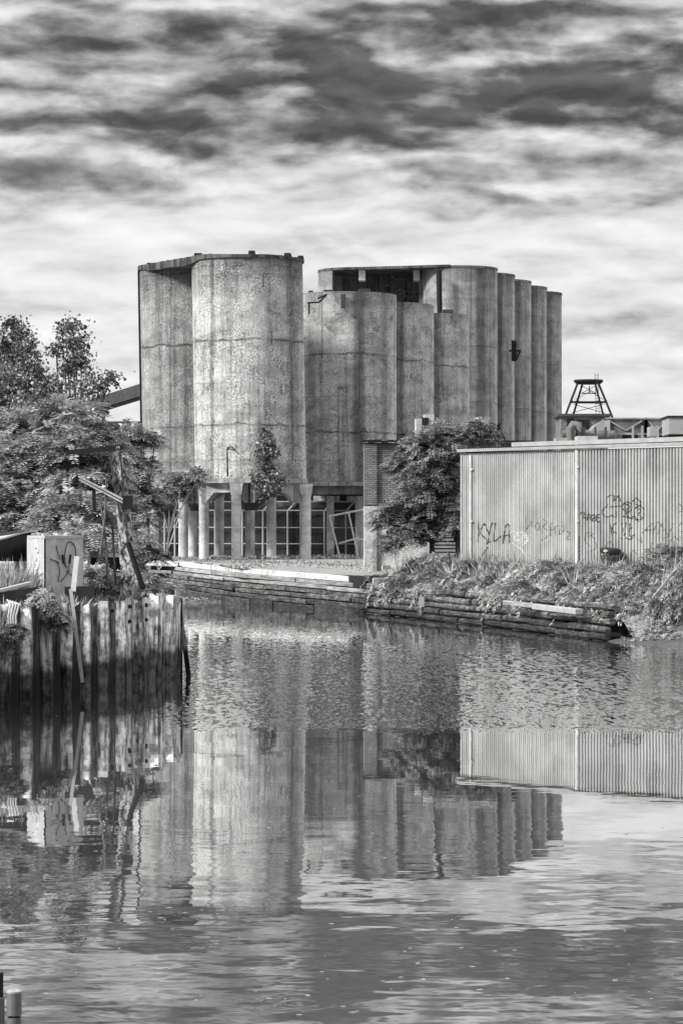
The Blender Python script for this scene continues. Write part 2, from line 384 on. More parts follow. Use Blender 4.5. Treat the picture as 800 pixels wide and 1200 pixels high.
# water: real slopes given as a normal field so that reflections break up at the right scale
def water_mat():
    m = bpy.data.materials.new('canal_water'); m.use_nodes = True; t = m.node_tree; t.nodes.clear(); q = N(t)
    p = q.pos(); s = q.sep(p); X, Y = s[0], s[1]
    def slope(sc, ax, ay, det=2., rough=.5, off=0.):
        v_ = q.v('ADD', q.v('MULTIPLY', p, (ax*sc, ay*sc, 0)), (off, off*.7, off)); n = q.v('SUBTRACT', q.noise(v_, 1., det, rough, col=True), (.5, .5, .5)); return q.sep(n)
    edge = q.m('MULTIPLY_ADD', q.m('SUBTRACT', q.noise(q.v('MULTIPLY', p, (.35, .5, 0)), 1., 4., .6), .5), 4., Y)
    rough_zone = q.m('MULTIPLY', q.m('MULTIPLY', q.ss(edge, 59.5, 62.5), q.ss(edge, 118., 86.)), q.ss(q.m('MULTIPLY_ADD', q.m('SUBTRACT', q.noise(q.v('MULTIPLY', p, (.3, .15, 0)), 1.), .5), 2.5, q.m('ADD', X, q.m('MULTIPLY', Y, .052))), -1.3, .3))
    near = q.ss(Y, 47., 29.)
    far = q.ss(Y, 95., 120.)
    n_big = slope(.75, .55, 1., 3., .5); n_mid = slope(2.6, .5, 1., 3., .6, 3.); n_fine = slope(7., 1., .2, 3., .65, 9.); n_swell = slope(.22, .8, 1., 2., .5, 17.)
    gust = q.ss(q.noise(q.v('MULTIPLY', p, (.12, .22, 0)), 1., 3., .6), .35, .65, .3, 1.2)
    def comp(i, kb, km, kf, ks):
        a = q.m('MULTIPLY', n_big[i], q.m('MULTIPLY', q.m('MULTIPLY_ADD', near, kb, kb*.16), gust))
        a = q.m('MULTIPLY_ADD', n_mid[i], q.m('MULTIPLY_ADD', near, km*.9, km*.22), a)
        a = q.m('MULTIPLY_ADD', n_fine[i], q.m('MULTIPLY', rough_zone, kf), a)
        a = q.m('MULTIPLY_ADD', n_swell[i], ks, a)
        return q.m('MULTIPLY_ADD', n_fine[i], q.m('MULTIPLY', far, kf*.12), a)
    sx = comp(0, .03, .04, .16, .003); sy = comp(1, .022, .026, .26, .0012)
    # two rain-drop rings
    for (rx, ry, r0, wl) in ((-.4, 25.9, .42, .16), (-11.0, 30., .3, .14)):
        dv_ = q.v('SUBTRACT', p, (rx, ry, 0)); L = q.v('LENGTH', q.v('MULTIPLY', dv_, (1, 1, 0)))
        a = q.m('MULTIPLY', q.m('SINE', q.m('MULTIPLY', L, 6.283/wl)), q.m('MULTIPLY', q.ss(L, r0*1.8, r0*.6), .007))
        dn = q.sep(q.v('NORMALIZE', dv_)); sx = q.m('MULTIPLY_ADD', dn[0], a, sx); sy = q.m('MULTIPLY_ADD', dn[1], a, sy)
    nrm = q.v('NORMALIZE', q.comb(sx, sy, 1.))
    gl = q.new('ShaderNodeBsdfGlossy'); gl.inputs['Color'].default_value = (1, 1, 1, 1); gl.inputs['Roughness'].default_value = .012; q.l.new(nrm, gl.inputs['Normal'])
    df = q.new('ShaderNodeBsdfDiffuse'); df.inputs[0].default_value = (.085, .085, .085, 1)
    fr = q.new('ShaderNodeFresnel'); fr.inputs['IOR'].default_value = 2.3; q.l.new(nrm, fr.inputs['Normal'])
    mx_ = q.new('ShaderNodeMixShader'); q.l.new(q.m('MINIMUM', q.m('MULTIPLY_ADD', fr.outputs[0], 1.15, .13), .96), mx_.inputs[0]); q.l.new(df.outputs[0], mx_.inputs[1]); q.l.new(gl.outputs[0], mx_.inputs[2])
    o = q.new('ShaderNodeOutputMaterial'); q.l.new(mx_.outputs[0], o.inputs[0]); return m
M['water'] = water_mat()

# ------------------------------------------------------------------ setting: water, ground
struct(MB().add([(-400, -80, 0), (400, -80, 0), (400, 330, 0), (-400, 330, 0)], [(0, 1, 2, 3)]).fin('water', M['water']))
# quay line (water side), left to right, with coping height
Q = [(-60, 232, 2.4), (-12.6, 190, 2.36), (-6.2, 166, 2.14), (1.75, 146, 1.9)]
Q2 = [(1.75, 146, 1.35), (7.7, 124, 1.35), (10.95, 109.5, 1.32)]
# everything beyond the quay: one sheet to the horizon, sloping up from the quay edge
def gz(x, y):     # ground height far side
    return 2.3
mb = MB()
edge = [(-3000, 900, 2.3)]+[(x, y+.4, z-.02) for x, y, z in Q]
back = [(-3000, 4000, 2.3), (-60, 236, 2.3), (-12, 200.5, 2.25), (-5, 176, 2.2), (2.6, 150.2, 2.15)]
edge = [(-3000, 900, 2.3)]+[(x, y+.3, z-.03) for x, y, z in Q]
for i in range(len(edge)-1): mb.add([edge[i], edge[i+1], back[i+1], back[i]], [(0, 1, 2, 3)])
# right bank: crib top then slope to the yard
rb = [(2.15, 146.2, 1.3), (8.0, 124.2, 1.3), (11.1, 109.9, 1.2), (11.7, 107.6, -.2), (14.5, 103.2, -.2), (30, 88, -.2), (400, -60, -.2)]
rm = [(3.2, 147.4, 1.9), (9.2, 125.4, 1.95), (12.0, 111.5, 1.7), (12.8, 109.6, .85), (15.6, 106, .8), (31, 94, 1.2), (400, -50, 1.2)]
rt = [(3.9, 148.8, 2.35), (10.2, 127., 2.4), (13.4, 115.6, 2.4), (14.2, 114.4, 2.4), (16.5, 112, 2.4), (33, 100, 2.4), (400, -40, 2.4)]
for i in range(6):
    mb.add([rb[i], rb[i+1], rm[i+1], rm[i]], [(0, 1, 2, 3)]); mb.add([rm[i], rm[i+1], rt[i+1], rt[i]], [(0, 1, 2, 3)])
yard = [(2.6, 150.2, 2.15), (3.9, 148.8, 2.35), (10.2, 127., 2.4), (13.4, 115.6, 2.4), (14.2, 114.4, 2.4), (16.5, 112, 2.4), (33, 100, 2.4), (400, -40, 2.4), (3000, -40, 2.4), (3000, 4000, 2.3), (-3000, 4000, 2.3), (-60, 236, 2.3), (-12, 200.5, 2.25), (-5, 176, 2.2)]
mb.add(yard, [tuple(range(len(yard)))])
mb.add([(1.75, 146.3, 1.87), (2.15, 146.2, 1.3), (3.2, 147.4, 1.9), (3.9, 148.8, 2.35), (2.6, 150.2, 2.15)], [(0, 1, 2, 3, 4)])
struct(mb.fin('ground', M['ground']))
# left bank (peninsula behind the steel piles): uneven sheet
PA, PB = Vector((-9.2, 67.2, 0)), Vector((-5.12, 83.2, 0))          # waterline of the pile wall
pd = (PB-PA).normalized(); pn = Vector((pd.y, -pd.x, 0))               # pn faces the water
PL = PA-pd*14
mb = MB(); nu, nv = 60, 40; vs = []
for i in range(nu+1):
    u = i/nu; e0 = PL.lerp(PB, u); b0 = Vector((-60+49.5*u, 150-8*u, 0))
    e0 = e0-pn*.35-pd*.25*(u > .98)
    for j in range(nv+1):
        v_ = (j/nv)**1.6; p = e0.lerp(b0, v_)
        h = 2.2+.25*mnoise.noise(p*.35)+.12*mnoise.noise(p*1.3)
        if j == 0: h = 2.25
        vs.append((p.x, p.y, h))
mb.add(vs, [(i*(nv+1)+j, (i+1)*(nv+1)+j, (i+1)*(nv+1)+j+1, i*(nv+1)+j+1) for i in range(nu) for j in range(nv)], True)
k = len(mb.v)
mb.add([vs[nu*(nv+1)+j] for j in range(nv+1)]+[(vs[nu*(nv+1)+j][0]+.6, vs[nu*(nv+1)+j][1], -.5) for j in range(nv+1)], [(j, j+1+0, nv+2+j, nv+1+j) for j in range(nv)])
struct(mb.fin('left_bank', M['ground']))
# mud shoals
def shoal(name, c, rx, ry, h, rot, label):
    mb = MB(); vs = []; n = 40; m_ = 10
    for j in range(m_+1):
        for i in range(n):
            t = 2*math.pi*i/n; r = j/m_*(1+.2*mnoise.noise(Vector((math.cos(t)*1.5, math.sin(t)*1.5, c[0]))))
            x = math.cos(t)*rx*r; y = math.sin(t)*ry*r
            X = c[0]+x*math.cos(rot)-y*math.sin(rot); Y = c[1]+x*math.sin(rot)+y*math.cos(rot)
            z = h*(1-(j/m_)**2)-.03+.07*mnoise.noise(Vector((X*1.7, Y*1.7, 0)))*(j < m_)
            vs.append((X, Y, z-.05*(j == m_)))
    mb.add(vs, [(j*n+i, j*n+(i+1) % n, (j+1)*n+(i+1) % n, (j+1)*n+i) for j in range(m_) for i in range(n)], True)
    o = mb.fin(name, M['mud']); o['kind'] = 'structure'; return o
qd = (Vector((-6.2, 166, 0))-Vector((-12.6, 190, 0))).normalized(); qang = math.atan2(qd.y, qd.x)
shoal('mud_shoal', (-9.4, 172.5, 0), 7.5, 2.0, .16, qang, '')
shoal('mud_bank', (17., 106.5, 0), 7.2, 4.6, .55, math.atan2(-16, 17), '')

# ------------------------------------------------------------------ silos
R0 = 4.15; LEAN = -.018
def silo(name, cx_, cy_, r, z0, z1, m, label, group, lean=0., rim=.0, seg=128, cat='silo', capmat=None):
    t = thing(name, (cx_, cy_, z0), label, cat, group)
    b = MB(); b.lathe((cx_, cy_, 0), [(r, z0+(z1-z0)*i/24) for i in range(25)], seg)
    b.lathe((cx_, cy_, 0), [(r, z0), (r-.35, z0), (r-.35, z0+.4), (.01, z0+.4)], seg, False)
    b.lathe((cx_, cy_, 0), [(r, z1), (r-.22, z1), (r-.22, z1-.3), (.01, z1-.3)], seg, False)
    if lean: b.shear(lean, z0)
    b.fin('wall', m, t)
    if rim:
        rmb = MB(); rmb.lathe((cx_, cy_, 0), [(r+.0, z1+.003), (r+rim, z1+.003), (r+rim, z1+.24), (.01, z1+.24)], seg, False)
        if lean: rmb.shear(lean, z0)
        rmb.fin('roof', capmat or M['roofslab'], t)
    return t
GA = 'coal silos standing over the quay'
AX, AY = XA, 204.6; ZX, ZY = (231-400)*211.6/F, 211.6
ZT = 24.45; ZB = 8.25
LA = LEAN
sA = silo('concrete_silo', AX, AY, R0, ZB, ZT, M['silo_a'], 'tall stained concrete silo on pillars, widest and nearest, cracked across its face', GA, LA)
s0 = silo('concrete_silo', ZX, ZY, R0, ZB, ZT, M['silo_0'], 'leftmost concrete silo, darker in tone, under the roof slab, half behind the nearest silo', GA, LA)
# roof slab: convex hull of the two silo tops, with sooty edge and debris
pts = []
for cx_, cy_ in ((AX, AY), (ZX, ZY)):
    for i in range(96):
        t = 2*math.pi*i/96; pts.append((cx_+(R0+.14)*math.cos(t), cy_+(R0+.14)*math.sin(t)))
def hull(p):
    p = sorted(set(p)); cr_ = lambda o, a, b: (a[0]-o[0])*(b[1]-o[1])-(a[1]-o[1])*(b[0]-o[0])
    def half(ps):
        h = []
        for q_ in ps:
            while len(h) > 1 and cr_(h[-2], h[-1], q_) <= 0: h.pop()
            h.append(q_)
        return h[:-1]
    return half(p)+half(p[::-1])
hp = hull(pts)
# ragged thickness along the straight edge
slab = MB(); n = len(hp)
dense = []
for i in range(n):
    a, b = Vector(hp[i]), Vector(hp[(i+1) % n]); kk = max(1, int((b-a).length/.35))
    for j in range(kk): dense.append(tuple(a.lerp(b, j/kk)))
zb_ = [ZT+.003]*len(dense); z0_ = []; z1_ = []
for (x, y) in dense:
    left = x < AX-R0*.55
    th = (.35 if left else .0)
    z0_.append(ZT+.004-(th*(.5+.6*abs(mnoise.noise(Vector((x*2, y*2, 0))))) if left and (x-AX)**2+(y-AY)**2 > (R0+.2)**2 and (x-ZX)**2+(y-ZY)**2 > (R0+.2)**2 else 0))
    z1_.append(ZT+.22+.05*mnoise.noise(Vector((x*3, y*3, 5)))+(.12 if left else 0))
slab.prism(dense, z0_, z1_).shear(LA, ZB)
tslab = thing('roof_slab', (AX-2, AY+3, ZT), 'sooty overhanging roof slab joining the two front silos', 'roof slab')
slab.fin('slab', M['roofslab'], tslab)
dz = LA*(ZT-ZB)
for (px, wd, hh) in ((295, .5, .35), (337, .5, .28), (232, .7, .45), (175, .35, .4), (352, .5, .2)):
    yy = AY-R0*math.sqrt(max(0, 1-((px-294)/65)**2))*.97+.3 if px > 225 else ZY-1.
    mb = MB(); mb.box(((px-400)*yy/F, yy+.3, ZT+.2+hh/2), (wd, .6, hh), random.uniform(-.3, .3), taper=.8)
    tag(mb.fin('roof_vent', M['dark']), {295: 'small dark stub near the middle of the silo roof', 337: 'small dark stub right of centre on the silo roof', 232: 'dark lump where the straight slab edge meets the round roof', 175: 'small dark lump at the left end of the roof slab', 352: 'low dark lump at the right rim of the silo roof'}[px], 'roof vent', 'lumps along the silo roof edge')
# drain pipe along the left silo
mb = MB(); xx = ZX-R0-.06; mb.tube([(xx+dz, ZY-.3, ZT), (xx, ZY-.3, 7.6)], .09, 8)
tag(mb.fin('drain_pipe', M['dark']), 'black drain pipe running down the left edge of the leftmost silo', 'pipe')
# slots, hooks on silo A (parts)
def on_silo(px, py, c=(AX, AY), r=R0, lean=LA):
    dx_ = (px-400)/F
    # intersect the view ray with the cylinder
    A_ = dx_*dx_+1; B_ = -2*(dx_*c[0]+c[1]); C_ = c[0]**2+c[1]**2-r*r; D_ = B_*B_-4*A_*C_
    Y = (-B_-math.sqrt(max(D_, 0)))/(2*A_); return P(px, py, Y)
mb = MB()
for (x0, y0, x1, y1, wd) in ((267, 524, 267, 558, .16), (254, 424, 254, 470, .05), (319, 388, 318, 404, .05), (256, 300, 256, 560, .03), (341, 302, 343, 540, .03), (309, 322, 309, 336, .05), (330, 450, 330, 462, .04)):
    a, b = on_silo(x0, y0), on_silo(x1, y1); a.y -= .004; b.y -= .004; mb.bar(a, b, wd, .03, up=(0, 1, 0))
mb.fin('slot', M['dark'], sA)
mb = MB(); a = on_silo(267, 526); mb.tube([a, a+Vector((.1, -.25, .12)), a+Vector((.35, -.3, .14)), a+Vector((.5, -.28, -.12))], .05, 6); mb.fin('hook', M['dark'], sA)
# row B, C, D
GB = 'shorter silos behind the nearest one'
BX, BY = .28, 220.5
tops = (23.35, 23.15, 22.85)
labs = ('broad patched concrete silo directly right of the nearest silo', 'middle silo of the shorter row, between the broad patched one and the narrow visible one', 'shorter silo tucked against the tall round one, farthest of its row')
LB = []
for i in range(3):
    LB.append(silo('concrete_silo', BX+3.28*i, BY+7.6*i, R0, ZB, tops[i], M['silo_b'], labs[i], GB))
# deck slab and beam under that row
t = thing('silo_deck', (1, 222, 7), 'heavy concrete deck carrying the shorter silos over the fence', 'deck')
mb = MB(); mb.prism([(-3.3, 215.6), (4.4, 215.6), (12, 240), (-1, 240)], 7.92, 8.245); mb.fin('slab', M['beam'], t)
mb = MB(); mb.prism([(-3.2, 216.2), (4.3, 216.2), (4.3, 216.8), (-3.2, 216.8)], 7.25, 7.915); mb.fin('beam', M['beam_dark'], t)
for i, x in enumerate((-3.05, -.9, 1.4, 3.6)):
    mb = MB(); mb.box((x, 219.4, 4.6), (.6, .6, 5.1)); mb.fin('pier', M['conc'], t)
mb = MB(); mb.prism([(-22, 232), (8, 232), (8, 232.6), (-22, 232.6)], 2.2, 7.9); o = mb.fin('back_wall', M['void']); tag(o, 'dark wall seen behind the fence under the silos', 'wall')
for i, px in enumerate((374, 391, 413)):
    mb = MB(); c_ = P(px, 587, 224); mb.box(c_, (.95, .8, .8)); tag(mb.fin('concrete_block', M['pale'], None, .03), ('pale block left of three in the dark gap above the fence', 'pale block middle of three in the dark gap above the fence', 'pale block by the brick wall in the dark gap above the fence')[i], 'concrete block', 'pale blocks above the fence')
# ring beams, haunches and columns under A and the left silo: parts of the silos
def ring(parent, c, m):
    mb = MB(); mb.lathe((c[0], c[1], 0), [(R0+.12, ZB-.35), (R0+.12, ZB-.01), (R0+.0, ZB-.004)], 96, False)
    mb.lathe((c[0], c[1], 0), [(.01, ZB-.35), (R0+.12, ZB-.35)], 96, False); mb.fin('ring_slab', m, parent)
    mb = MB(); n_ = 6; 
    rr = 3.85; z1_ = ZB-.353; z0_ = ZB-1.05
    cor = [(c[0]+rr*math.cos(2*math.pi*(i+.5+o_)/6), c[1]+rr*math.sin(2*math.pi*(i+.5+o_)/6)) for i in range(6) for o_ in (0,)]
    for i in range(6):
        a, b = Vector(cor[i]), Vector(cor[(i+1) % 6]); u = (b-a).normalized(); wv_ = Vector((-u.y, u.x))*.3
        L = (b-a).length; prof = [(.28, z1_), (L-.28, z1_), (L-.28, z0_-.75), (L-.95, z0_), (.95, z0_), (.28, z0_-.75)]
        vs = [(*(a+u*s_+wv_*k_), z) for k_ in (-1, 1) for s_, z in prof]; nn = 6
        mb.add(vs, [tuple(range(nn)), tuple(reversed(range(nn, 2*nn)))]+[(j, (j+1) % nn, nn+(j+1) % nn, nn+j) for j in range(nn)])
    mb.fin('haunched_beam', m, parent)
ring(sA, (AX, AY), M['beam']); ring(s0, (ZX, ZY), M['beam'])
cols = [(277, 200.8, sA), (358.5, 203.6, sA), (239, 203.4, sA), (318, 209.2, sA), (293, 212, sA), (257, 216, sA), (215, 207.6, s0), (181, 209., s0), (226, 212, s0)]
for (px, Y, par) in cols:
    x = (px-400)*Y/F; r = .37; mb = MB()
    mb.lathe((x, Y, 0), [(r, 2.1), (r, 6.95), (r+.05, 7.05)], 24); mb.fin('column', M['conc'], par)
    mb = MB(); mb.box((x, Y, 7.46), (.78, .78, .82), taper=1.3); mb.fin('capital', M['conc'], par)

for (c_, par) in (((AX, AY), sA), ((ZX, ZY), s0)):
    mb = MB(); mb.lathe((c_[0], c_[1], 0), [(2.9, ZB-.36), (.55, 6.15), (.5, 5.9), (.01, 5.9)], 24); mb.fin('discharge_cone', M['rust'], par)
# ------------------------------------------------------------------ tall silo row E and the broken one
GE = 'tall silos receding behind the shorter row'
labE = ('tall round silo beside the broken opening, nearest of the receding row', 'tall silo just right of the roundest tall one, iron bracket at its edge', 'third of the tall receding silos, right of the iron bracket', 'fourth of the tall receding silos, last but one', 'rightmost and farthest of the tall silos, against the sky')
EX, EY, RE = 13.0, 300., 4.1; ZE = 32.9
for i in range(5):
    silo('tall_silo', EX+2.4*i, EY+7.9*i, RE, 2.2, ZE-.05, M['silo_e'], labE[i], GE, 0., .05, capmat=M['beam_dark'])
# broken silo F: remaining curved shell on the left, open front, roof slab, hanging stubs, steel frame inside
FX, FY = (416-400)*303/F, 303.
tF = thing('broken_silo', (FX, FY, 2.2), 'broken tall silo with its front torn open under the roof slab, steelwork inside', 'silo')
mb = MB()
for rr in (RE, RE-.3):
    mb.lathe((FX, FY, 0), [(rr, 2.2), (rr, ZE)], 60, True, R(150), R(232))
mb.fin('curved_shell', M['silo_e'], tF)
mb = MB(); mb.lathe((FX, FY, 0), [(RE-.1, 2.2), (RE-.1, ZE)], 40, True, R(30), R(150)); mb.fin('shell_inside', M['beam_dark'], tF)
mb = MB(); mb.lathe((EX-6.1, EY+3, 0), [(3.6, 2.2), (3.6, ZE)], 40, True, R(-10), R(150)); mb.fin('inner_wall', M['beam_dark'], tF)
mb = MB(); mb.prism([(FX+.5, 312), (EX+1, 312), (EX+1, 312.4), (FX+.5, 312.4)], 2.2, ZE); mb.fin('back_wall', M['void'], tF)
pl = []
for i in range(25): t_ = R(130+i*6); pl.append((FX+(RE+.05)*math.cos(t_), FY+(RE+.05)*math.sin(t_)))
pl += [(EX-2.5, EY-RE+.35), (EX-1.2, EY-RE+.05), (EX-1.2, 312), (FX, 312)]
mb = MB(); mb.prism(pl, ZE+.003, ZE+.28); mb.fin('roof_slab', M['roofslab'], tF)
for px, ww in ((424, 8.), (488, 7.)):
    a = P(px, 0, 299.6); mb = MB(); mb.box((a.x, 300.6, ZE-.55), (ww*300/F, 2.2, 1.1)); mb.fin('beam_stub', M['conc'], tF)
mb = MB(); mb.prism([((512-400)*297/F, 297.), ((518-400)*297/F, 297.), ((518-400)*297/F, 299.), ((512-400)*297/F, 299.)], 2.2, ZE); mb.fin('jamb', M['silo_e'], tF)
mb = MB(); mb.prism([((491-400)*300/F, 300.), ((511-400)*300/F, 299.2), ((511-400)*300/F, 304), ((491-400)*300/F, 304.)], 2.2, ZE-.01); mb.fin('side_wall', M['beam_dark'], tF)
mb = MB(); mb.tube([P(514, 317, 295), P(514.5, 345, 295), P(515, 368, 295)], .3, 8); mb.fin('jamb_pipe', M['dark'], tF)
tf = thing('headframe', P(468, 360, 301), 'rusty steel headframe braced inside the broken opening', 'steel frame')
def barpx(mb, a, b, Y, w_, Y2=None): mb.bar(P(a[0], a[1], Y), P(b[0], b[1], Y2 or Y), w_, w_)
mb = MB()
for a, b in (((459, 326), (459, 358)), ((478, 324), (478, 358)), ((457, 328), (480, 327)), ((459, 346), (478, 344)), ((448, 336), (460, 333)), ((448, 336), (448, 352)), ((478, 340), (490, 346)), ((460, 356), (478, 345)), ((462, 344), (470, 338)), ((470, 338), (478, 346)), ((488, 343), (488, 358)), ((478, 352), (486, 345)), ((459, 357), (466, 348))): barpx(mb, a, b, 301.5, .2)
mb.fin('braced_bars', M['rust'], tf)
mb = MB(); q_ = [P(463, 329, 302), P(476, 329, 302), P(475, 340, 302), P(469, 336, 302), P(463, 340, 302)]; mb.prism([(v_.x, v_.y) for v_ in q_], 0, 0) if False else mb.add([tuple(v_) for v_ in q_]+[(v_.x, v_.y+.1, v_.z) for v_ in q_], [(0, 1, 2, 3, 4), (9, 8, 7, 6, 5)]+[(i, (i+1) % 5, 5+(i+1) % 5, 5+i) for i in range(5)]); mb.fin('hopper_plate', M['rust'], tf)
mb = MB(); mb.box(P(495, 347, 300.5), (.9, .6, 1.2), .2); tag(mb.fin('rusty_box', M['rust']), 'rusty box on the right sill of the broken opening', 'box')
for (px, py, ww, lab) in ((427, 341, 13, 'low rusty block on the rim of the broad patched silo'), (384, 342, 10, 'dark lump on the left rim of the broad patched silo'), (524, 365, 13, 'dark slab resting on the rim of the silo below the tall round one'), (364, 343, 5, 'small dark block on the rim beside the nearest silo')):
    mb = MB(); Yb = 218 if px < 450 else 233.5; c_ = P(px, py, Yb); mb.box(c_, (ww*Yb/F, .6, .3), .1); tag(mb.fin('rim_block', M['rust'], None, .02), lab, 'block')
# brackets
t = thing('wall_bracket', P(601, 405, 303), 'black iron bracket sticking out of the tall silos', 'bracket')
mb = MB()
for a, b, k_ in (((601, 399), (601, 423), .38), ((604, 401), (603, 424), .14), ((596, 411), (610, 411), .2), ((609, 412), (604, 422), .2), ((606, 412), (602, 422), .14)): barpx(mb, a, b, 303.6, k_)
mb.fin('iron_arms', M['dark'], t)
t = thing('rim_bracket', P(368, 350, 215), 'thin iron bracket at the top left of the broad patched silo', 'bracket'); mb = MB()
for a, b in (((360, 355), (375, 354)), ((372, 350), (383, 345)), ((374, 354), (382, 346)), ((362, 355), (362, 368))): barpx(mb, a, b, 215.5, .12)
mb.fin('iron_bars', M['dark'], t)
mb = MB(); mb.box(P(402, 353, 216.1), (.35, .25, 1.1)); tag(mb.fin('rim_plate', M['rust']), 'rusty plate hanging on the rim of the broad patched silo', 'plate')

# ------------------------------------------------------------------ conveyor gallery and far roof on the left
t = thing('conveyor_gallery', P(140, 460, 214), 'enclosed conveyor gallery rising into the leftmost silo', 'conveyor')
mb = MB(); a, b = P(172, 457, 212.5), P(60, 492, 222); mb.bar(a, b, 1.2, .95); mb.fin('gallery_casing', M['rust'], t)
mb = MB(); mb.bar(a+Vector((0, -.65, .5)), b+Vector((0, -.65, .5)), .1, .12); mb.bar(a+Vector((0, -.65, -.5)), b+Vector((0, -.65, -.5)), .1, .12); mb.fin('flange', M['dark'], t)
t = thing('far_shed', (-28, 262, 2.2), 'long low shed with a dark flat roof beyond the left trees', 'shed')
mb = MB(); mb.box((-35, 266, 8.2), (34, 8, 12)); mb.fin('wall', M['farbld'], t)
mb = MB(); mb.box((-35, 266, 14.55), (35, 9, .55)); mb.fin('roof', M['fardark'], t)
t = thing('roof_fan', P(121, 494, 258), 'small mushroom vent on the far dark roof', 'roof fan'); mb = MB(); mb.lathe(P(121, 494, 258), [(.12, -.3), (.12, .3), (.5, .5), (.62, .9), (.35, 1.25), (.01, 1.3)], 12); mb.fin('cowl', M['rust'], t)

# ------------------------------------------------------------------ brick building
t = thing('brick_building', (5, 152, 2.2), 'narrow brick building with rendered base, half hidden by the leafy tree', 'building')
bx0 = (427-400)*152/F; bY = 152.
zt_ = P(0, 519, bY).z; zm = P(0, 593, bY).z
mb = MB(); mb.prism([(bx0, bY), (11, bY), (11, 160), (bx0, 160)], zm, zt_); mb.fin('brick_wall', M['brick'], t)
mb = MB(); mb.prism([(bx0, bY), (11, bY), (11, 160), (bx0, 160)], 2.1, zm-.003); mb.fin('rendered_base', M['pale'], t)
mb = MB(); mb.box((bx0+.33, bY-.08, (zm+zt_)/2), (.7, .14, zt_-zm-.1)); mb.fin('brick_pier', M['brick'], t)
mb = MB(); mb.box((bx0+.33, bY-.08, (2.1+zm)/2), (.7, .14, zm-2.12)); mb.fin('rendered_pier', M['pale'], t)
mb = MB()
for i in range(9): x = bx0-.15+i*.36; mb.box((x+.18, bY+.1, zt_+.07+random.uniform(-.03, .05)), (.37, .75, random.uniform(.08, .2)))
mb.box((7.2, bY+.1, zt_+.08), (7, .7, .1)); mb.fin('roof_edge', M['dark'], t)
# shutter and dark window
mb = MB(); x0, x1 = (507-400)*bY/F, (533-400)*bY/F
z_ = P(0, 603, bY).z
while z_ > 3.0: mb.box(((x0+x1)/2, bY-.06, z_), (x1-x0, .1, .12)); z_ -= .2
mb.fin('roller_shutter', M['farpale'], t)
mb = MB(); mb.box(((x0+x1)/2+.05, bY-.02, 4.2), (x1-x0+.5, .06, 2.7)); mb.fin('shutter_frame', M['void'], t)
mb = MB(); mb.box(((538-400)*bY/F, bY-.05, 4.), (.9, .08, 3.)); mb.fin('doorway', M['void'], t)
mb = MB(); mb.box(P(499, 593, bY-.1), (2.4, .12, .28)); mb.fin('lintel', M['conc'], t)
t = thing('chimney_stack', P(500, 515, 156), 'broken white rendered chimney stack above the brick building roof', 'chimney'); mb = MB()
for a, ww, hh in (((490.5, 504), 8, 26), ((507, 506), 11, 22), ((502, 490), 11, 8), ((512, 499), 5, 14)): mb.box(P(a[0], a[1], 157), (ww*157/F, .7, hh*157/F), .1)
mb.fin('rendered_block', M['whitepaint'], t)
mb = MB(); mb.box(P(498, 505, 156.4), (.36, .5, 1.5)); mb.fin('flue', M['dark'], t)
# hollow blocks at its foot
for i, (px, py) in enumerate(((452, 665), (440, 675), (546, 653))):
    mb = MB(); c_ = P(px, py, 147 if i < 2 else 146); L = .42
    for zz in (-.09, .09): mb.box(c_+Vector((0, 0, zz)), (L, .18, .035), .3)
    for k_ in range(4):
        d_ = (k_-1.5)*L/3.3; mb.box(c_+Vector((d_*math.cos(.3), d_*math.sin(.3), 0)), (.05, .18, .15), .3)
    tag(mb.fin('hollow_block', M['whitepaint']), ('white hollow block in the weeds below the rendered wall', 'lower white hollow block by the quay corner', 'white block by the foot of the corrugated shed')[i], 'block', 'pale hollow blocks in the weeds')

# ------------------------------------------------------------------ corrugated warehouse
W0 = Vector((6.24, 142.6, 0)); wd_ = Vector((10.16, -11.6, 0)).normalized(); wn = Vector((wd_.y, -wd_.x, 0))   # wn faces the camera side
ZW = 8.45; ZWb = 2.2
def wall_hit(px, py):
    dx_ = (px-400)/F; Y = (W0.x*wn.x+W0.y*wn.y)/(dx_*wn.x+wn.y); p = P(px, py, Y); return (p-W0).dot(wd_), p.z
uS = wall_hit(677, 600)[0]; u553 = wall_hit(553, 600)[0]
UL = 40.
def prof(u):
    if u < uS:
        ph = (u % .30)/.30       # broad pan, two narrow ribs
        for c_ in (.18, .62):
            dd_ = abs(ph-c_)
            if dd_ < .17: return .05*min(1., (.17-dd_)/.07)
        return 0.
    ph = (u % .205)/.205; dd_ = abs(ph-.5)
    return .10*min(1, max(0, (.34-dd_)/.12))
t = thing('corrugated_warehouse', tuple(W0+Vector((0, 0, 2.2))), 'pale corrugated metal warehouse on the right bank covered in graffiti tags', 'warehouse')
def wp3(u, z, out=0.): return W0+wd_*u+wn*out+Vector((0, 0, z))
def panel(u0, u1, step, name):
    mb = MB(); vs = []; us = np.arange(u0, u1, step)
    for u in us:
        o_ = prof(u); vs.append(wp3(u, ZWb, o_)); vs.append(wp3(u, ZW, o_))
    mb.add(vs, [(2*i, 2*i+2, 2*i+3, 2*i+1) for i in range(len(us)-1)]); mb.fin(name, M['corr'], t)
panel(.12, uS-.1, .0125, 'wall_panel'); panel(uS+.1, UL, .0135, 'wall_panel')
mb = MB(); mb.prism([tuple((W0+wd_*a+wn*b)[:2]) for a, b in ((0, .05), (.12, .08), (.12, -.3), (0, -.3))], ZWb, ZW); mb.fin('corner_trim', M['whitepaint'], t)
for u in (uS,):
    mb = MB(); mb.bar(wp3(u, ZWb, .09), wp3(u, ZW+.25, .09), .17, .12, up=wn); mb.fin('downspout', M['whitepaint'], t)
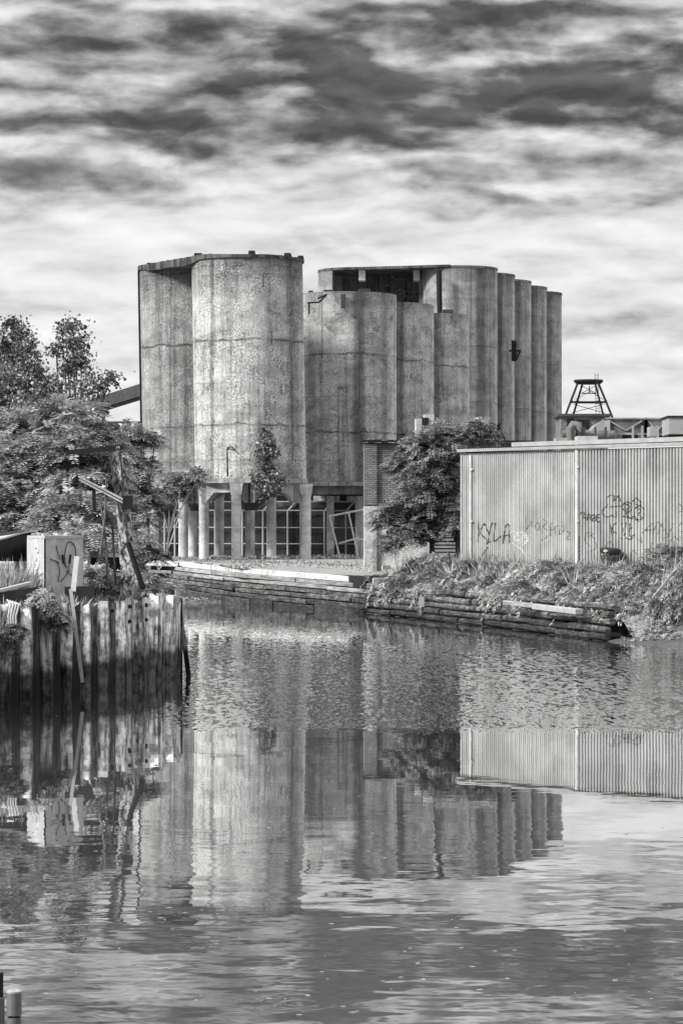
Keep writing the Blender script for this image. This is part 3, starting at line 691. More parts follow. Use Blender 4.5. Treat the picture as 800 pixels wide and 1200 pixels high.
mb = MB(); mb.bar(wp3(u553, 2.5, .1), wp3(u553, ZW-.1, .1), .13, .1, up=wn); mb.fin('downspout', M['whitepaint'], t)
for z in (4.9, 7.6):
    for u in (u553, uS): mb = MB(); mb.box(wp3(u+.1, z, .15), (.18, .06, .08), math.atan2(wd_.y, wd_.x)); mb.fin('strap', M['conc'], t)
mb = MB(); mb.bar(wp3(-.08, ZW+.14, .1), wp3(UL, ZW+.14, .1), .3, .15, up=(0, 0, 1)); mb.fin('gutter', M['gutter'], t)
bd = -wn
mb = MB(); mb.add([wp3(-.05, ZW+.24, .2), wp3(UL, ZW+.24, .2), wp3(UL, ZW+.24, 0)+bd*30+Vector((0, 0, 1.)), wp3(-.05, ZW+.24, 0)+bd*30+Vector((0, 0, 1.))], [(0, 1, 2, 3)])
mb.fin('roof', M['gutter'], t)
mb = MB(); 
for (a, b, z) in (((0., -.3), (0., -30), 0),):
    mb.add([wp3(0, ZWb, -.3), wp3(0, ZWb, -30), wp3(0, ZW+.9, -30), wp3(0, ZW+.1, -.3)], [(0, 1, 2, 3)])
mb.add([wp3(0, ZWb, -30), wp3(UL, ZWb, -30), wp3(UL, ZW+.9, -30), wp3(0, ZW+.9, -30)], [(0, 1, 2, 3)])
mb.add([wp3(UL, ZWb, 0), wp3(UL, ZWb, -30), wp3(UL, ZW+.9, -30), wp3(UL, ZW+.1, 0)], [(0, 1, 2, 3)])
mb.fin('side_wall', M['corr'], t)
mb = MB(); mb.bar(wp3(wall_hit(566, 520)[0]+1, ZW+.42, -1.2), wp3(UL, ZW+.42, -1.2), .3, .22); mb.fin('roof_curb', M['gutter'], t)
# graffiti: sprayed lines that follow the corrugation
def stroke(mb, pts, wpx=.9, closed=False):
    q_ = [Vector(wall_hit(*p)) for p in pts]
    if closed: q_.append(q_[0])
    # Catmull-Rom smoothing
    out_ = []
    for i in range(len(q_)-1):
        p0 = q_[max(i-1, 0)]; p1 = q_[i]; p2 = q_[i+1]; p3 = q_[min(i+2, len(q_)-1)]; L = max(4, int((p2-p1).length/.03))
        for k_ in range(L):
            s_ = k_/L; out_.append(.5*((2*p1)+(p2-p0)*s_+(2*p0-5*p1+4*p2-p3)*s_*s_+(3*p1-p0-3*p2+p3)*s_**3))
    out_.append(q_[-1]); hw = wpx*135/F/2; vs = []
    for i, p in enumerate(out_):
        d_ = (out_[min(i+1, len(out_)-1)]-out_[max(i-1, 0)]); d_ = d_.normalized() if d_.length > 1e-6 else Vector((1, 0)); n_ = Vector((-d_.y, d_.x))*hw*(1+.25*math.sin(i*.7))
        for s_ in (-1, 1):
            r_ = p+n_*s_; vs.append(wp3(r_.x, r_.y, max(prof(p.x), prof(r_.x))+.006))
    mb.add(vs, [(2*i, 2*i+2, 2*i+3, 2*i+1) for i in range(len(out_)-1)])
def circ(x, y, rx, ry, n=10): return [(x+rx*math.cos(2*math.pi*i/n), y+ry*math.sin(2*math.pi*i/n)) for i in range(n)]
mb = MB()
for s_ in ([(561, 612), (561.5, 624), (560.5, 635)], [(568, 613), (563, 623), (566, 628), (570, 632)], [(569, 614), (572, 623), (573.5, 624)], [(577, 612), (574, 624), (571, 638)], [(581, 612.5), (579.5, 624), (579, 634), (583, 632), (587.5, 628)], [(590, 637), (592, 620), (595, 614), (597, 620), (597.6, 636)], [(590, 628), (597.5, 627)], [(572, 636), (576, 634)], [(572, 641), (566, 650), (561, 662)]): stroke(mb, s_, 1.5)
mb.fin('graffiti_lettering', M['ink'], t)
mb = MB()
for s_ in ([(616, 606), (616, 624)], [(619, 607), (618, 618), (616, 622)], [(618, 620), (623, 611), (624, 617)], circ(630, 617, 2.6, 4.2), [(636, 609), (636, 628), (640, 630), (641, 622), (637, 617), (641, 612), (636, 608)], [(645, 628), (645, 615)], [(645, 621), (648, 620), (648, 613), (645, 614)], [(651, 627), (650, 618), (655, 616)], [(658, 616), (661, 618), (659, 624), (655, 626), (656, 619)], [(664, 623), (668, 624), (664, 631), (668, 632)], [(634, 632), (637, 634)]): stroke(mb, s_, .9, closed=len(s_) == 10)
mb.fin('graffiti_lettering', M['inkgrey'], t)
mb = MB()
for s_ in ([(598, 624), (603, 623), (608, 626), (603, 631), (609, 633)], [(606, 624), (612, 624), (618, 628), (612, 632), (618, 636)], [(600, 636), (606, 640), (611, 645), (615, 649)], [(609, 627), (609, 640), (614, 646)], [(613, 626), (617, 634), (612, 640)], circ(606, 630, 3, 4), circ(615, 632, 3.4, 4.5)): stroke(mb, s_, .6, closed=len(s_) == 10)
mb.fin('graffiti_lettering', M['inkwhite'], t)
mb = MB()
for s_ in ([(681, 603), (683, 600), (686, 602), (684, 606), (687, 607)], [(689, 610), (690, 603), (693, 604), (693, 610)], [(689, 607), (693, 606)], [(694, 604), (698, 604), (695, 610), (699, 610)], [(704, 603), (700, 604), (700, 611), (705, 611)], [(700, 607), (704, 606.5)],
           [(713, 593), (708, 596), (707, 602), (711, 606), (719, 604)], [(713, 592), (712, 584), (717, 580), (721, 582), (720, 587), (726, 581), (728, 588)], [(716, 594), (730, 593)], circ(736, 594, 5.5, 5.5), circ(736, 594, 2.6, 2.8), [(742, 588), (746, 584), (751, 588), (750, 593), (745, 590)], circ(750, 601, 6, 8), [(744, 605), (738, 607), (735, 601), (739, 600)], [(730, 605), (735, 606), (743, 608), (750, 611)], [(718, 604), (722, 606), (722, 599)], [(748, 596), (752, 598), (749, 603), (753, 606)],
           [(716, 613), (718, 627)], [(723, 612), (718, 619), (723, 626)], [(729, 613), (731, 620), (730, 628)], [(735, 612), (734, 620), (732, 628)], [(739, 613), (739, 628), (744, 627)], [(742, 618), (739, 619)], [(734, 630), (738, 632), (743, 630)], [(728, 630), (730, 632)]): stroke(mb, s_, 1.25, closed=len(s_) == 10)
mb.fin('graffiti_lettering', M['ink'], t)
for s_ in ([(753, 625), (762, 616), (767, 613), (766, 625)], [(757, 622), (766, 620)], [(766, 626), (772, 612), (779, 622)], [(777, 613), (771, 626)], [(780, 620), (784, 626), (790, 613)], [(784, 626), (782, 632)], [(752, 628), (753, 636), (748, 631)], [(740, 658), (740, 648), (744, 645), (747, 650)], [(786, 634), (791, 629), (796, 634)], circ(791, 640, 4, 5), [(797, 590), (801, 597), (797, 600)], [(799, 612), (796, 620), (801, 624)], circ(777, 641, 3, 5), circ(777, 652, 3, 4), [(690, 633), (694, 627), (700, 640), (693, 646)], [(710, 640), (716, 634), (719, 641)], [(765, 635), (763, 650)], [(692, 640), (686, 632), (690, 624), (696, 626)]): mb = MB(); stroke(mb, s_, .9, closed=len(s_) == 10); mb.fin('graffiti_mark', M['inkgrey'], t)
mb = MB()
for y_ in range(630, 664, 5): stroke(mb, circ(678.5, y_, 1.1, 1.8), .7, True)
mb.fin('graffiti_lettering', M['ink'], t)

# ------------------------------------------------------------------ plants behind the warehouse: hoppers, ducts, tower
tw = thing('tank_tower', P(688, 487, 300), 'black four-legged steel tower without its tank against the sky', 'tower')
TY = 300.
def leg_(a, b, ya, yb, k_=.17): mb = MB(); mb.bar(P(a[0], a[1], ya), P(b[0], b[1], yb), k_, k_); mb.fin('leg', M['dark'], tw)
leg_((676, 450), (662, 487), 299, 297); leg_((682, 450), (671, 487), 302, 305); leg_((697, 450), (707, 489), 302, 305); leg_((701, 450), (717, 489), 299, 297)
mb = MB(); mb.lathe(P(689, 446.5, 300), [(.01, .12), (1.6, .12), (1.6, -.1), (1.3, -.35), (.01, -.35)], 24, False); mb.fin('platform', M['dark'], tw)
mb = MB()
for a, b, k_ in (((668, 471), (710, 471), .16), ((672, 472), (706, 472), .16), ((681, 452), (698, 461), .07), ((697, 452), (681, 461), .07), ((681, 461), (698, 461), .1), ((669, 484), (706, 474), .06), ((708, 484), (672, 474), .06), ((680, 452), (680, 461), .08), ((690, 452), (690, 461), .1), ((674, 468), (692, 458), .05), ((706, 468), (690, 458), .05)): barpx(mb, a, b, 300, k_)
for a in ((669, 471), (676, 471), (700, 471), (709, 471)): mb.box(P(a[0], a[1], 299.5), (.35, .4, .28))
mb.fin('bracing', M['dark'], tw)
mb = MB()
for x in (698.5, 702): mb.bar(P(x-2, 437, 298.6), P(x-.5, 486, 298.6), .05)
for y in range(440, 486, 3): mb.bar(P(697, y, 298.6), P(700.8, y, 298.6), .04)
mb.fin('ladder', M['rust'], tw)
FY_ = 230.
def farbox(name, x0, y0, x1, y1, Y, m, label, cat, d_=4., grp=None):
    a, b = P(x0, y0, Y), P(x1, y1, Y); mb = MB(); mb.box(((a.x+b.x)/2, Y+d_/2, (a.z+b.z)/2), (abs(b.x-a.x), d_, abs(a.z-b.z))); o = mb.fin(name, m); tag(o, label, cat, grp); return o
t = thing('factory_block', P(690, 520, 250), 'low flat-roofed factory block under the steel tower', 'building')
a, b = P(657, 488, 255), P(712, 530, 255)
mb = MB(); mb.box(((a.x+b.x)/2, 258, (a.z+2.2)/2), (b.x-a.x, 6, a.z-2.2)); mb.fin('wall', M['brick'], t)
mb = MB(); mb.box(((a.x+b.x)/2, 258, a.z+.12), (b.x-a.x+.6, 6.6, .24)); mb.fin('roof', M['fardark'], t)
for x0, x1, y0 in ((664, 672, 492), (676, 690, 493)):
    mb = MB(); c_ = P((x0+x1)/2, 500, 254.9); mb.box((c_.x, 254.95, P(0, y0+4, 255).z), ((x1-x0)*255/F, .12, .8)); mb.fin('window', M['void'], t)
for i, (x0, x1, lab) in enumerate(((706, 760, 'steel hopper with a V front, left of the pair behind the warehouse'), (757, 778, 'steel hopper with a V front, right of the pair behind the warehouse'))):
    x1 = x0+43 if i == 0 else x0+36
    xa, xb = (709, 757) if i == 0 else (756, 783)
    t = thing('hopper', P((xa+xb)/2, 515, 215), lab, 'hopper', 'steel hoppers behind the warehouse')
    A, B = P(xa, 490, 215), P(xb, 490, 215); zt2 = A.z; zb2 = P(0, 517, 215).z; mid = (A.x+B.x)/2; half = (B.x-A.x)/2
    mb = MB(); mb.box((mid, 217, (zt2+zb2)/2), (2*half, 3.4, zt2-zb2)); mb.fin('bin', M['farbld'], t)
    mb = MB()
    for sx_ in (-1, 1):
        mb.bar((mid+sx_*half*.95, 215.2, zt2-.05), (mid+sx_*.02, 215.2, zt2-.95), .09, .1)
    mb.bar((mid-half, 215.18, zt2), (mid+half, 215.18, zt2), .08, .1); mb.fin('v_rim', M['farpale'], t)
    for sx_ in (-1, 1): mb = MB(); mb.box((mid+sx_*half*.93, 215.15, zt2-.75), (half*.26, .1, 1.3)); mb.fin('end_gap', M['void'], t)
t = thing('duct_run', P(700, 512, 205), 'pale bent duct running along behind the warehouse roof', 'duct')
mb = MB(); mb.tube([P(668, 516, 205), P(668, 502, 205), P(671, 497.5, 205), P(677, 498, 205), P(679, 506, 205), P(679, 516, 205)], .32, 12); mb.tube([P(658, 510, 206), P(664, 510, 206), P(695, 510, 206), P(720, 510, 206)], .38, 12); mb.fin('duct', M['farbld'], t)
for px in (672, 684, 697, 709): mb = MB(); mb.box(P(px, 508, 204.6), (.1, .9, .95)); mb.fin('duct_flange', M['rust'], t)
t = thing('arched_bin', P(700, 508, 212), 'pale arched metal bin left of the V-fronted hoppers', 'bin'); mb = MB(); c_ = P(703, 505, 212)
pr = [(-1.0, -.8), (.75, -.8), (.75, .85), (.2, .8), (-.4, .45), (-.8, 0.)]
mb.add([(c_.x+x, 212, c_.z+z) for x, z in pr]+[(c_.x+x, 215, c_.z+z) for x, z in pr], [tuple(range(6)), tuple(reversed(range(6, 12)))]+[(i, (i+1) % 6, 6+(i+1) % 6, 6+i) for i in range(6)]); mb.fin('shell', M['farpale'], t)
t = thing('white_container', P(795, 508, 190), 'white boxy container at the right edge above the warehouse roof', 'container')
mb = MB(); a = P(783, 489, 190); mb.box((a.x+3, 192, a.z-.6), (6, 4, 1.15)); mb.fin('box_body', M['farpale'], t)
mb = MB(); mb.box((a.x+3, 192, a.z+.05), (6.2, 4.2, .12)); mb.box((a.x+3, 192, a.z-1.5), (6, 3.8, .55)); mb.fin('dark_frame', M['dark'], t)
t = thing('catwalk', P(730, 512, 213), 'dark catwalk with pale stanchions along the hoppers', 'catwalk')
mb = MB(); mb.bar(P(712, 508, 213), P(783, 509, 213), .25, .15); mb.fin('deck', M['farpale'], t)
for px in (720, 741, 752, 763, 770): mb = MB(); mb.bar(P(px, 499 if px > 740 else 508, 212.8), P(px, 518, 212.8), .16); mb.fin('stanchion', M['farpale'], t)
for a, b in (((738, 513), (1.2, .3, .7)), ((778, 512), (.8, .3, .7))): mb = MB(); mb.box(P(a[0], a[1], 213.5), b); mb.fin('dark_bay', M['void'], t)
farbox('roof_unit', 676, 511, 700, 517, 170, M['whitepaint'], 'long white unit lying low on the roof below the duct', 'roof unit', 2.)
farbox('roof_unit', 761, 500, 768, 511, 205, M['farpale'], 'upright white box between the two V-fronted hoppers', 'roof unit', 2.)
farbox('roof_unit', 651, 513, 664, 518, 172, M['farpale'], 'small pale unit at the foot of the farthest silo', 'roof unit', 2.)
t = thing('roof_mast', P(584, 515, 150), 'small dark antenna tripod on the warehouse roof beside the leafy tree', 'mast'); mb = MB()
for a, b in (((584, 496), (584, 517)), ((584, 499), (592, 517)), ((584, 499), (578, 517)), ((582, 500), (587, 496))): barpx(mb, a, b, 150, .07)
mb.fin('tripod', M['dark'], t)

# ------------------------------------------------------------------ fence under the silos
t = thing('screen_fence', (-5, 222, 2.2), 'pipe-framed fence hung with dark cloth under the silos', 'fence')
Yf = 221.
def FP(px, py): return P(px, py, Yf)
tarp = MB(); vs = []; nx = 120; nz = 14
xa, xb = FP(188, 0).x, FP(430, 0).x; zlo, zhi = 2.25, FP(0, 587).z
for i in range(nx+1):
    for j in range(nz+1):
        x = xa+(xb-xa)*i/nx; z = zlo+(zhi-zlo)*j/nz
        vs.append((x, Yf+.25+.14*mnoise.noise(Vector((x*1.7+z*.8, z*.9, 0)))+.07*mnoise.noise(Vector((x*4-z*3, z*2., 3)))+.3*(z > 6.)*(z-6.), z))
tarp.add(vs, [(i*(nz+1)+j, (i+1)*(nz+1)+j, (i+1)*(nz+1)+j+1, i*(nz+1)+j+1) for i in range(nx) for j in range(nz)], True)
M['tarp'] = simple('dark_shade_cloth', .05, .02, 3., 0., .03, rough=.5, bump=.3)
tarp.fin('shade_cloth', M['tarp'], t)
for px in (193, 205, 252, 284, 308, 337, 380, 405):
    mb = MB(); mb.tube([FP(px, 655), FP(px, 599)], .075, 6)
    if px > 300: mb.tube([FP(px, 599), FP(px+10, 588)+Vector((0, .3, 0))], .075, 6)
    mb.fin('post', M['galv'], t)
for y in (598, 618, 637):
    mb = MB(); mb.tube([FP(190, y), FP(428, y+.5)], .05, 6); mb.fin('rail', M['galv'], t)
mb = MB(); mb.tube([FP(195, 650), FP(212, 600)], .05, 6); mb.tube([FP(190, 588), FP(428, 588)], .05, 6); mb.fin('brace', M['galv'], t)
t = thing('gate_frame', P(402, 655, 205), 'leaning bent pipe gate frame propped in front of the fence', 'gate'); Yg = 206.
mb = MB()
for a, b in (((386, 605), (400, 661)), ((386, 605), (427, 597)), ((408, 600), (421, 660)), ((397, 637), (421, 630)), ((418, 633), (427, 632))): mb.tube([P(*a, Yg), P(*b, Yg)], .075, 6)
mb.fin('pipe_frame', M['whitepaint'], t)
M['mesh'] = simple('gate_mesh', .08, .02, 3., 0, .03)
mb = MB()
for i in range(9): f_ = i/8; mb.tube([P(387+f_*20, 605-f_*5, Yg), P(398+f_*19, 637-f_*6, Yg)], .012, 4)
for i in range(7): f_ = i/6; mb.tube([P(387+f_*10, 605+f_*30, Yg), P(408+f_*8, 601+f_*30, Yg)], .012, 4)
mb.fin('wire_mesh', M['mesh'], t)

# ------------------------------------------------------------------ bulkhead under the silos: coping, planks, rotten courses
t = thing('quay_wall', (-6, 168, 0), 'layered quay wall of pale coping and planks under the silos', 'quay wall')
def qpt(s_):     # s in 0..1 along Q from index 1
    segs = [(Vector(Q[i]), Vector(Q[i+1])) for i in range(0, 3)]; Ls = [(b-a).length for a, b in segs]; d_ = s_*sum(Ls)
    for (a, b), L in zip(segs, Ls):
        if d_ <= L+1e-6: return a.lerp(b, min(1, d_/L)), (b-a).normalized()
        d_ -= L
    return Vector(Q[-1]), (segs[-1][1]-segs[-1][0]).normalized()
TOT = sum((Vector(Q[i+1])-Vector(Q[i])).length for i in range(3))
course = [(0., .34, 1.1, 'pale', .0), (.34, .26, .55, 'plank', .1), (.61, .24, .45, 'plank', .2), (.86, .28, .45, 'crib', .15), (1.15, .26, .5, 'crib', .35), (1.42, .3, .5, 'crib', .4), (1.73, .5, .5, 'crib', .6)]
cnt = 0
for ci, (dep, hh, th, mm, out_) in enumerate(course):
    d_ = 0. if ci else .0; first = True
    d_ = 34. 
    while d_ < TOT-.3:
        L = (random.uniform(7, 11) if mm != 'crib' else random.uniform(3., 7.)) if ci else random.uniform(9, 14)
        L = min(L, TOT-d_); 
        p0, dr0 = qpt(d_/TOT); p1, dr1 = qpt((d_+L)/TOT)
        if mm == 'crib' and random.random() < .0: d_ += L; continue
        out = Vector((dr0.y, -dr0.x, 0)).normalized(); out = -out if out.y > 0 else out
        jz = random.uniform(-.03, .03) if ci else 0; jo = random.uniform(-.07, .07) if ci else 0
        off = out*(out_+jo-th/2+.05)
        mb = MB(); a = p0+off+Vector((0, 0, -dep-hh/2+jz)); b = p1+off+Vector((0, 0, -dep-hh/2+jz)); e_ = (b-a).normalized()
        mb.bar(a+e_*.02, b-e_*.02, th, hh-.03, jit=.12 if ci > 2 else .02)
        mb.fin('coping' if ci == 0 else 'timber', M[mm], t, .02); d_ += L; cnt += 1
mb = MB(); mb.bar((-13.0, 190.5, 1), (1.6, 146.6, .9), .6, 2.1); mb.fin('core', M['dark'], t)
t2 = (Vector(Q[3]))
mb = MB(); mb.box((1.75, 146.6, 1.86), (.9, .9, .3), .35); o = mb.fin('end_block', M['crib'], None, .03); tag(o, 'dark squared timber block at the right end of the coping', 'timber block')

# right crib bulkhead
t = thing('timber_bulkhead', (7, 126, 0), 'rotting log crib bulkhead below the draping weeds', 'bulkhead')
segs = [(Vector((1.6, 146.4, 0)), Vector((7.7, 124, 0))), (Vector((7.7, 124, 0)), Vector((10.95, 109.5, 0)))]
TL = sum((b-a).length for a, b in segs)
def cpt(d_):
    for a, b in segs:
        L = (b-a).length
        if d_ <= L: return a+(b-a)*d_/L, (b-a).normalized()
        d_ -= L
    return segs[-1][1], (segs[-1][1]-segs[-1][0]).normalized()
z = -.22; row = 0
while z < 1.3:
    hh = random.uniform(.23, .31); d_ = 0
    while d_ < TL-.5:
        L = min(random.uniform(2.6, 6.), TL-d_)
        p0, dr = cpt(d_); p1, _d = cpt(d_+L); out = Vector((dr.y, -dr.x, 0)); out = -out if out.x > 0 else out
        if not (random.random() < .1 and z > .9):
            off = out*(.42-.08*row+random.uniform(-.09, .09)); zz = z+hh/2+random.uniform(-.03, .03)
            mb = MB(); r = hh/2; pts_ = []; kk = 6
            for k_ in range(kk+1): f_ = k_/kk; pts_.append(p0.lerp(p1, .01+.98*f_)+off+Vector((0, 0, zz+random.uniform(-.015, .015))))
            mb.tube(pts_, [r*random.uniform(.88, 1.08) for _ in pts_], 8, True, False); mb.fin('log', M['crib'], t)
        d_ += L
    z += hh+.01; row += 1
mb = MB(); mb.bar((2.0, 146.6, .45), (8.2, 124.2, .45), .4, 1.6); mb.bar((8.2, 124.2, .45), (11.4, 109.8, .45), .4, 1.6); mb.fin('core', M['dark'], t)
# pale squared baulk lying on top of it and loose timbers
for (a, b, wd2, hh, mm, lab) in ((P(627, 711, 116.5), P(678, 717, 111.5), .35, .24, 'palebark', 'pale squared baulk lying on top of the log crib'), (P(592, 706, 121), P(626, 710, 118), .3, .2, 'plank', 'weathered plank left of the pale baulk'), (P(712, 706, 113), P(738, 707, 112.5), .5, .16, 'crib', 'dark board sticking out of the bank above the crib end')):
    mb = MB(); mb.bar(a, b, wd2, hh, jit=.1); tag(mb.fin('loose_timber', M[mm], None, .02), lab, 'timber')
# vertical rag/post at (493, 700)
t = thing('fender_post', P(493, 715, 133), 'short split fender post with pale rags against the crib', 'post'); mb = MB(); mb.tube([P(493, 722, 132), P(494, 697, 132.3)], [.11, .08], 7); mb.fin('post', M['crib'], t)
mb = MB(); 
for k_ in range(7): a = P(492+random.uniform(-1.5, 2.5), 698+random.uniform(0, 8), 131.8); mb.add([a, a+Vector((.12, 0, -.05)), a+Vector((.1, -.03, -.4)), a+Vector((-.04, -.03, -.35))], [(0, 1, 2, 3)])
mb.fin('rag', M['palebark'], t)

# ------------------------------------------------------------------ tyres
Yt = 134.5
tg = 'tyres stacked against the warehouse'
def tyre_mb(c, r=.46, w_=.23, tilt=(0, 0)):
    mb = MB(); pr = [(r*.58, -w_/2), (r*.75, -w_/2-.01), (r*.93, -w_/2+.01), (r, -w_*.3), (r+.006, 0), (r, w_*.3), (r*.93, w_/2-.01), (r*.75, w_/2+.01), (r*.58, w_/2), (r*.55, 0), (r*.58, -w_/2)]
    mb.lathe((0, 0, 0), pr, 36); m_ = Matrix.Rotation(tilt[0], 3, 'X')@Matrix.Rotation(tilt[1], 3, 'Y')
    mb.v = [tuple(Vector(c)+m_@Vector(v_)) for v_ in mb.v]
    for k_ in range(36):
        t_ = 2*math.pi*k_/36; p_ = m_@Vector((math.cos(t_)*(r+.005), math.sin(t_)*(r+.005), 0)); mb.box(Vector(c)+p_, (.03, .03, w_*.5), t_)
    return mb
for i, (px, py, rr, ti) in enumerate(((714, 659, .43, .02), (717, 653.5, .45, -.05), (714.5, 645.5, .42, .06))):
    c_ = P(px, py, 133.6)
    t = thing('tyre', c_, ('bottom tyre of the stack, half sunk in the weeds', 'middle tyre of the stack by the corrugated wall', 'top tyre of the stack, with a white diamond mark')[i], 'tyre', tg)
    tyre_mb(c_, rr+.08, .27, (.05, ti)).fin('casing', M['rubber'], t)
    if i == 2:
        a = c_+Vector((-.28, -.46, 0)); mb = MB(); mb.add([a+Vector(v_) for v_ in ((-.12, .0, 0), (0, -.03, -.075), (.12, -.05, 0), (0, -.03, .075))]+[a+Vector(v_) for v_ in ((-.12, .03, 0), (0, .0, -.075), (.12, -.02, 0), (0, .0, .075))], [(0, 1, 2, 3), (7, 6, 5, 4), (0, 4, 5, 1), (1, 5, 6, 2), (2, 6, 7, 3), (3, 7, 4, 0)]); mb.fin('white_mark', M['inkwhite'], t)
        mb = MB(); mb.box(a+Vector((0, -.055, 0)), (.07, .01, .03)); mb.fin('mark_centre', M['rubber'], t)

# ------------------------------------------------------------------ left: steel sheet pile wall
def fin_tone(mb, tones, name, m, parent=None, off=None):
    o = mb.fin(name, m, parent); at = o.data.attributes.new('tone', 'FLOAT', 'FACE'); at.data.foreach_set('value', tones); return o
t = thing('sheet_pile_wall', tuple(PB), 'rusted steel sheet pile wall with ragged pale flanges and a dark tide band', 'pile wall')
per = 1.5; npile = int((PB-PL).length/per)
PV, PW, PLH = (PB-PA).length, .27, .55
for k_ in range(npile):
    s0_ = PV-per*(k_+1)+.12; ztop = 2.5+random.uniform(-.05, .07)
    if k_ == 5: ztop -= .12
    ragged = k_ < 6; seam = random.uniform(.85, 1.1)
    prof_ = [(0, .0), (.42, -.02), (.47, .0), (.49, .07), (.53, .20), (.55, PW), (.60, PW+.02), (1.22, PW+.01), (1.27, PW-.02), (1.33, .0), (1.5, -.01)]
    a_ = 1.9 if ragged else 1.15
    tone = [.1, .1, a_*.8, a_, a_*1.1, .8, (.9 if k_ in (0, 1, 2, 3) else .2 if ragged else .07), .3, .3, .3]
    mb = MB(); tn = []; zs = [-.6, 0, .35, .7, 1.05, 1.4, 1.75, 2.05, ztop-.2, ztop-.08, ztop]
    sub = []
    for q0, q1, tq in zip(prof_, prof_[1:], tone):
        m_ = 6 if q1[0]-q0[0] > .3 else 2
        for z_ in range(m_): sub.append((q0[0]+(q1[0]-q0[0])*z_/m_, q0[1]+(q1[1]-q0[1])*z_/m_, tq))
    sub.append((1.5, -.01, .3)); n_ = len(sub)
    for th_ in (0., -.03):
        vs = []
        for iz, z in enumerate(zs):
            for ip, (s_, o_, _t) in enumerate(sub):
                zz = z; nz_ = mnoise.noise(Vector((s_*5+k_*3.1, o_*6, k_*1.7)))
                if iz == len(zs)-1: zz = z+.10*nz_-(.16*max(0, mnoise.noise(Vector((s_*3+k_*7, 9, 1)))) if ragged else 0)
                wob = .025*mnoise.noise(Vector((s_*4+k_*5, z*1.3, 2)))+(.03*mnoise.noise(Vector((s_*6+k_*5, z*3.5, 8))) if ragged and z > 1.2 else 0)
                p = PA+pd*(s0_+s_+(z-1)*.05*math.sin(k_*2.3))+pn*(o_+th_+wob); vs.append((p.x, p.y, zz))
        fs = [(i*n_+j, i*n_+j+1, (i+1)*n_+j+1, (i+1)*n_+j) for i in range(len(zs)-1) for j in range(n_-1)]
        mb.add(vs, fs); tn += [sub[j][2]*.62*seam for i in range(len(zs)-1) for j in range(n_-1)]
    n_tot = len(zs)*n_; top0 = (len(zs)-1)*n_
    fs = [(top0+j, top0+j+1, n_tot+top0+j+1, n_tot+top0+j) for j in range(n_-1)]; mb.f += fs; mb.sm += [False]*len(fs); tn += [.3]*len(fs)
    o = fin_tone(mb, tn, 'sheet_pile', M['pile'], t)
    if k_ in (2, 3, 4):
        for zz in ((2.28, 1.85) if k_ != 4 else (2.2,)):
            mb = MB(); c_ = PA+pd*(s0_+.85)+pn*(PW+.015)+Vector((0, 0, zz)); mb.tube([c_, c_+pn*.05-pd*.03], .06, 8); mb.fin('bolt', M['dark'], o)
# return wall at the corner and leaning fender board
mb = MB(); tn = []
rd = Vector((-.25, 1, 0)).normalized()
e = PB+pd*.06
mb.bar(e+pn*.25+Vector((0, 0, .9)), e-pn*.1+rd*8+Vector((0, 0, .9)), .06, 3.0); fin_tone(mb, [.12]*6, 'return_sheet', M['pile'], t)
mb = MB(); a = PB+pd*.35+pn*.3+Vector((0, 0, -.3)); mb.bar(a+Vector((.12, 0, 0)), a+Vector((-.28, .1, 2.95)), .16, .07, jit=.15); o = fin_tone(mb, [.22]*6, 'fender_board', M['pile']); tag(o, 'dark board leaning against the corner of the pile wall', 'board')
# dark steel plate, white plank, cable bundle
t = thing('steel_plate', P(92, 700, 75.5), 'dark rusty steel plate standing behind the piles', 'plate'); mb = MB(); a = P(76, 688, 75.2); b = P(109, 686, 76.6)
mb.prism([(a.x, a.y), (b.x, b.y), (b.x-.01, b.y+.05), (a.x, a.y+.05)], 2.0, P(0, 687, 76).z); mb.fin('sheet', M['rust'], t)
mb = MB(); mb.bar(P(89, 652, 74.6)+Vector((.03, 0, 0)), P(86, 693, 74.4), .14, .04); tag(mb.fin('white_plank', M['whitepaint']), 'narrow white plank upright before the graffiti-tagged box', 'plank')
mb = MB(); mb.bar(P(83, 690, 73.4), P(97, 800, 73.2), .09, .04); tag(mb.fin('pale_board', M['palebark']), 'long pale board leaning down the face of the piles', 'board')
t = thing('rope_bundle', P(13, 720, 69), 'looped pale cords hanging over the pile tops', 'rope')
mb = MB()
for k_ in range(4):
    x = 9+k_*3.; mb.tube([P(x, 703+k_, 68.3), P(x+3.5+k_*.4, 708, 68.1), P(x+1, 722, 68.), P(x+2.5, 742+4*k_, 68.), P(x-2+k_, 760, 68.05)], .025, 5)
mb.fin('cord', M['whitepaint'], t)

# utility cabin with graffiti
t = thing('utility_cabinet', P(65, 700, 76), 'battered white sheet-metal cabinet with a black scrawl behind the piles', 'cabinet')
c0, c1, c2 = P(33, 0, 78.6), P(53, 0, 75.6), P(97, 0, 77.6); zt2 = P(0, 629, 76).z; back_ = c0+c2-c1
for (a, b, m_, nm) in ((c0, c1, 'whitepaint', 'side_panel'), (c1, c2, 'farbld', 'front_panel')):
    mb = MB(); vs = []
    u = (b-a); u.z = 0; n_ = Vector((u.y, -u.x, 0)).normalized(); 
    for i in range(13):
        f_ = i/12; o_ = .025*(i % 3 == 0)
        for z in (2.0, zt2-.05): p = a.lerp(b, f_)+n_*o_; vs.append((p.x, p.y, z))
    mb.add(vs, [(2*i, 2*i+2, 2*i+3, 2*i+1) for i in range(12)]); mb.fin(nm, M['whitepaint'], t)
mb = MB(); mb.add([(p.x, p.y, z) for p in (c2, back_, c0) for z in (2., zt2-.05)], [(0, 2, 3, 1), (2, 4, 5, 3)]); mb.fin('rear_panel', M['rust'], t)
mb = MB(); cc = (c0+c2)/2
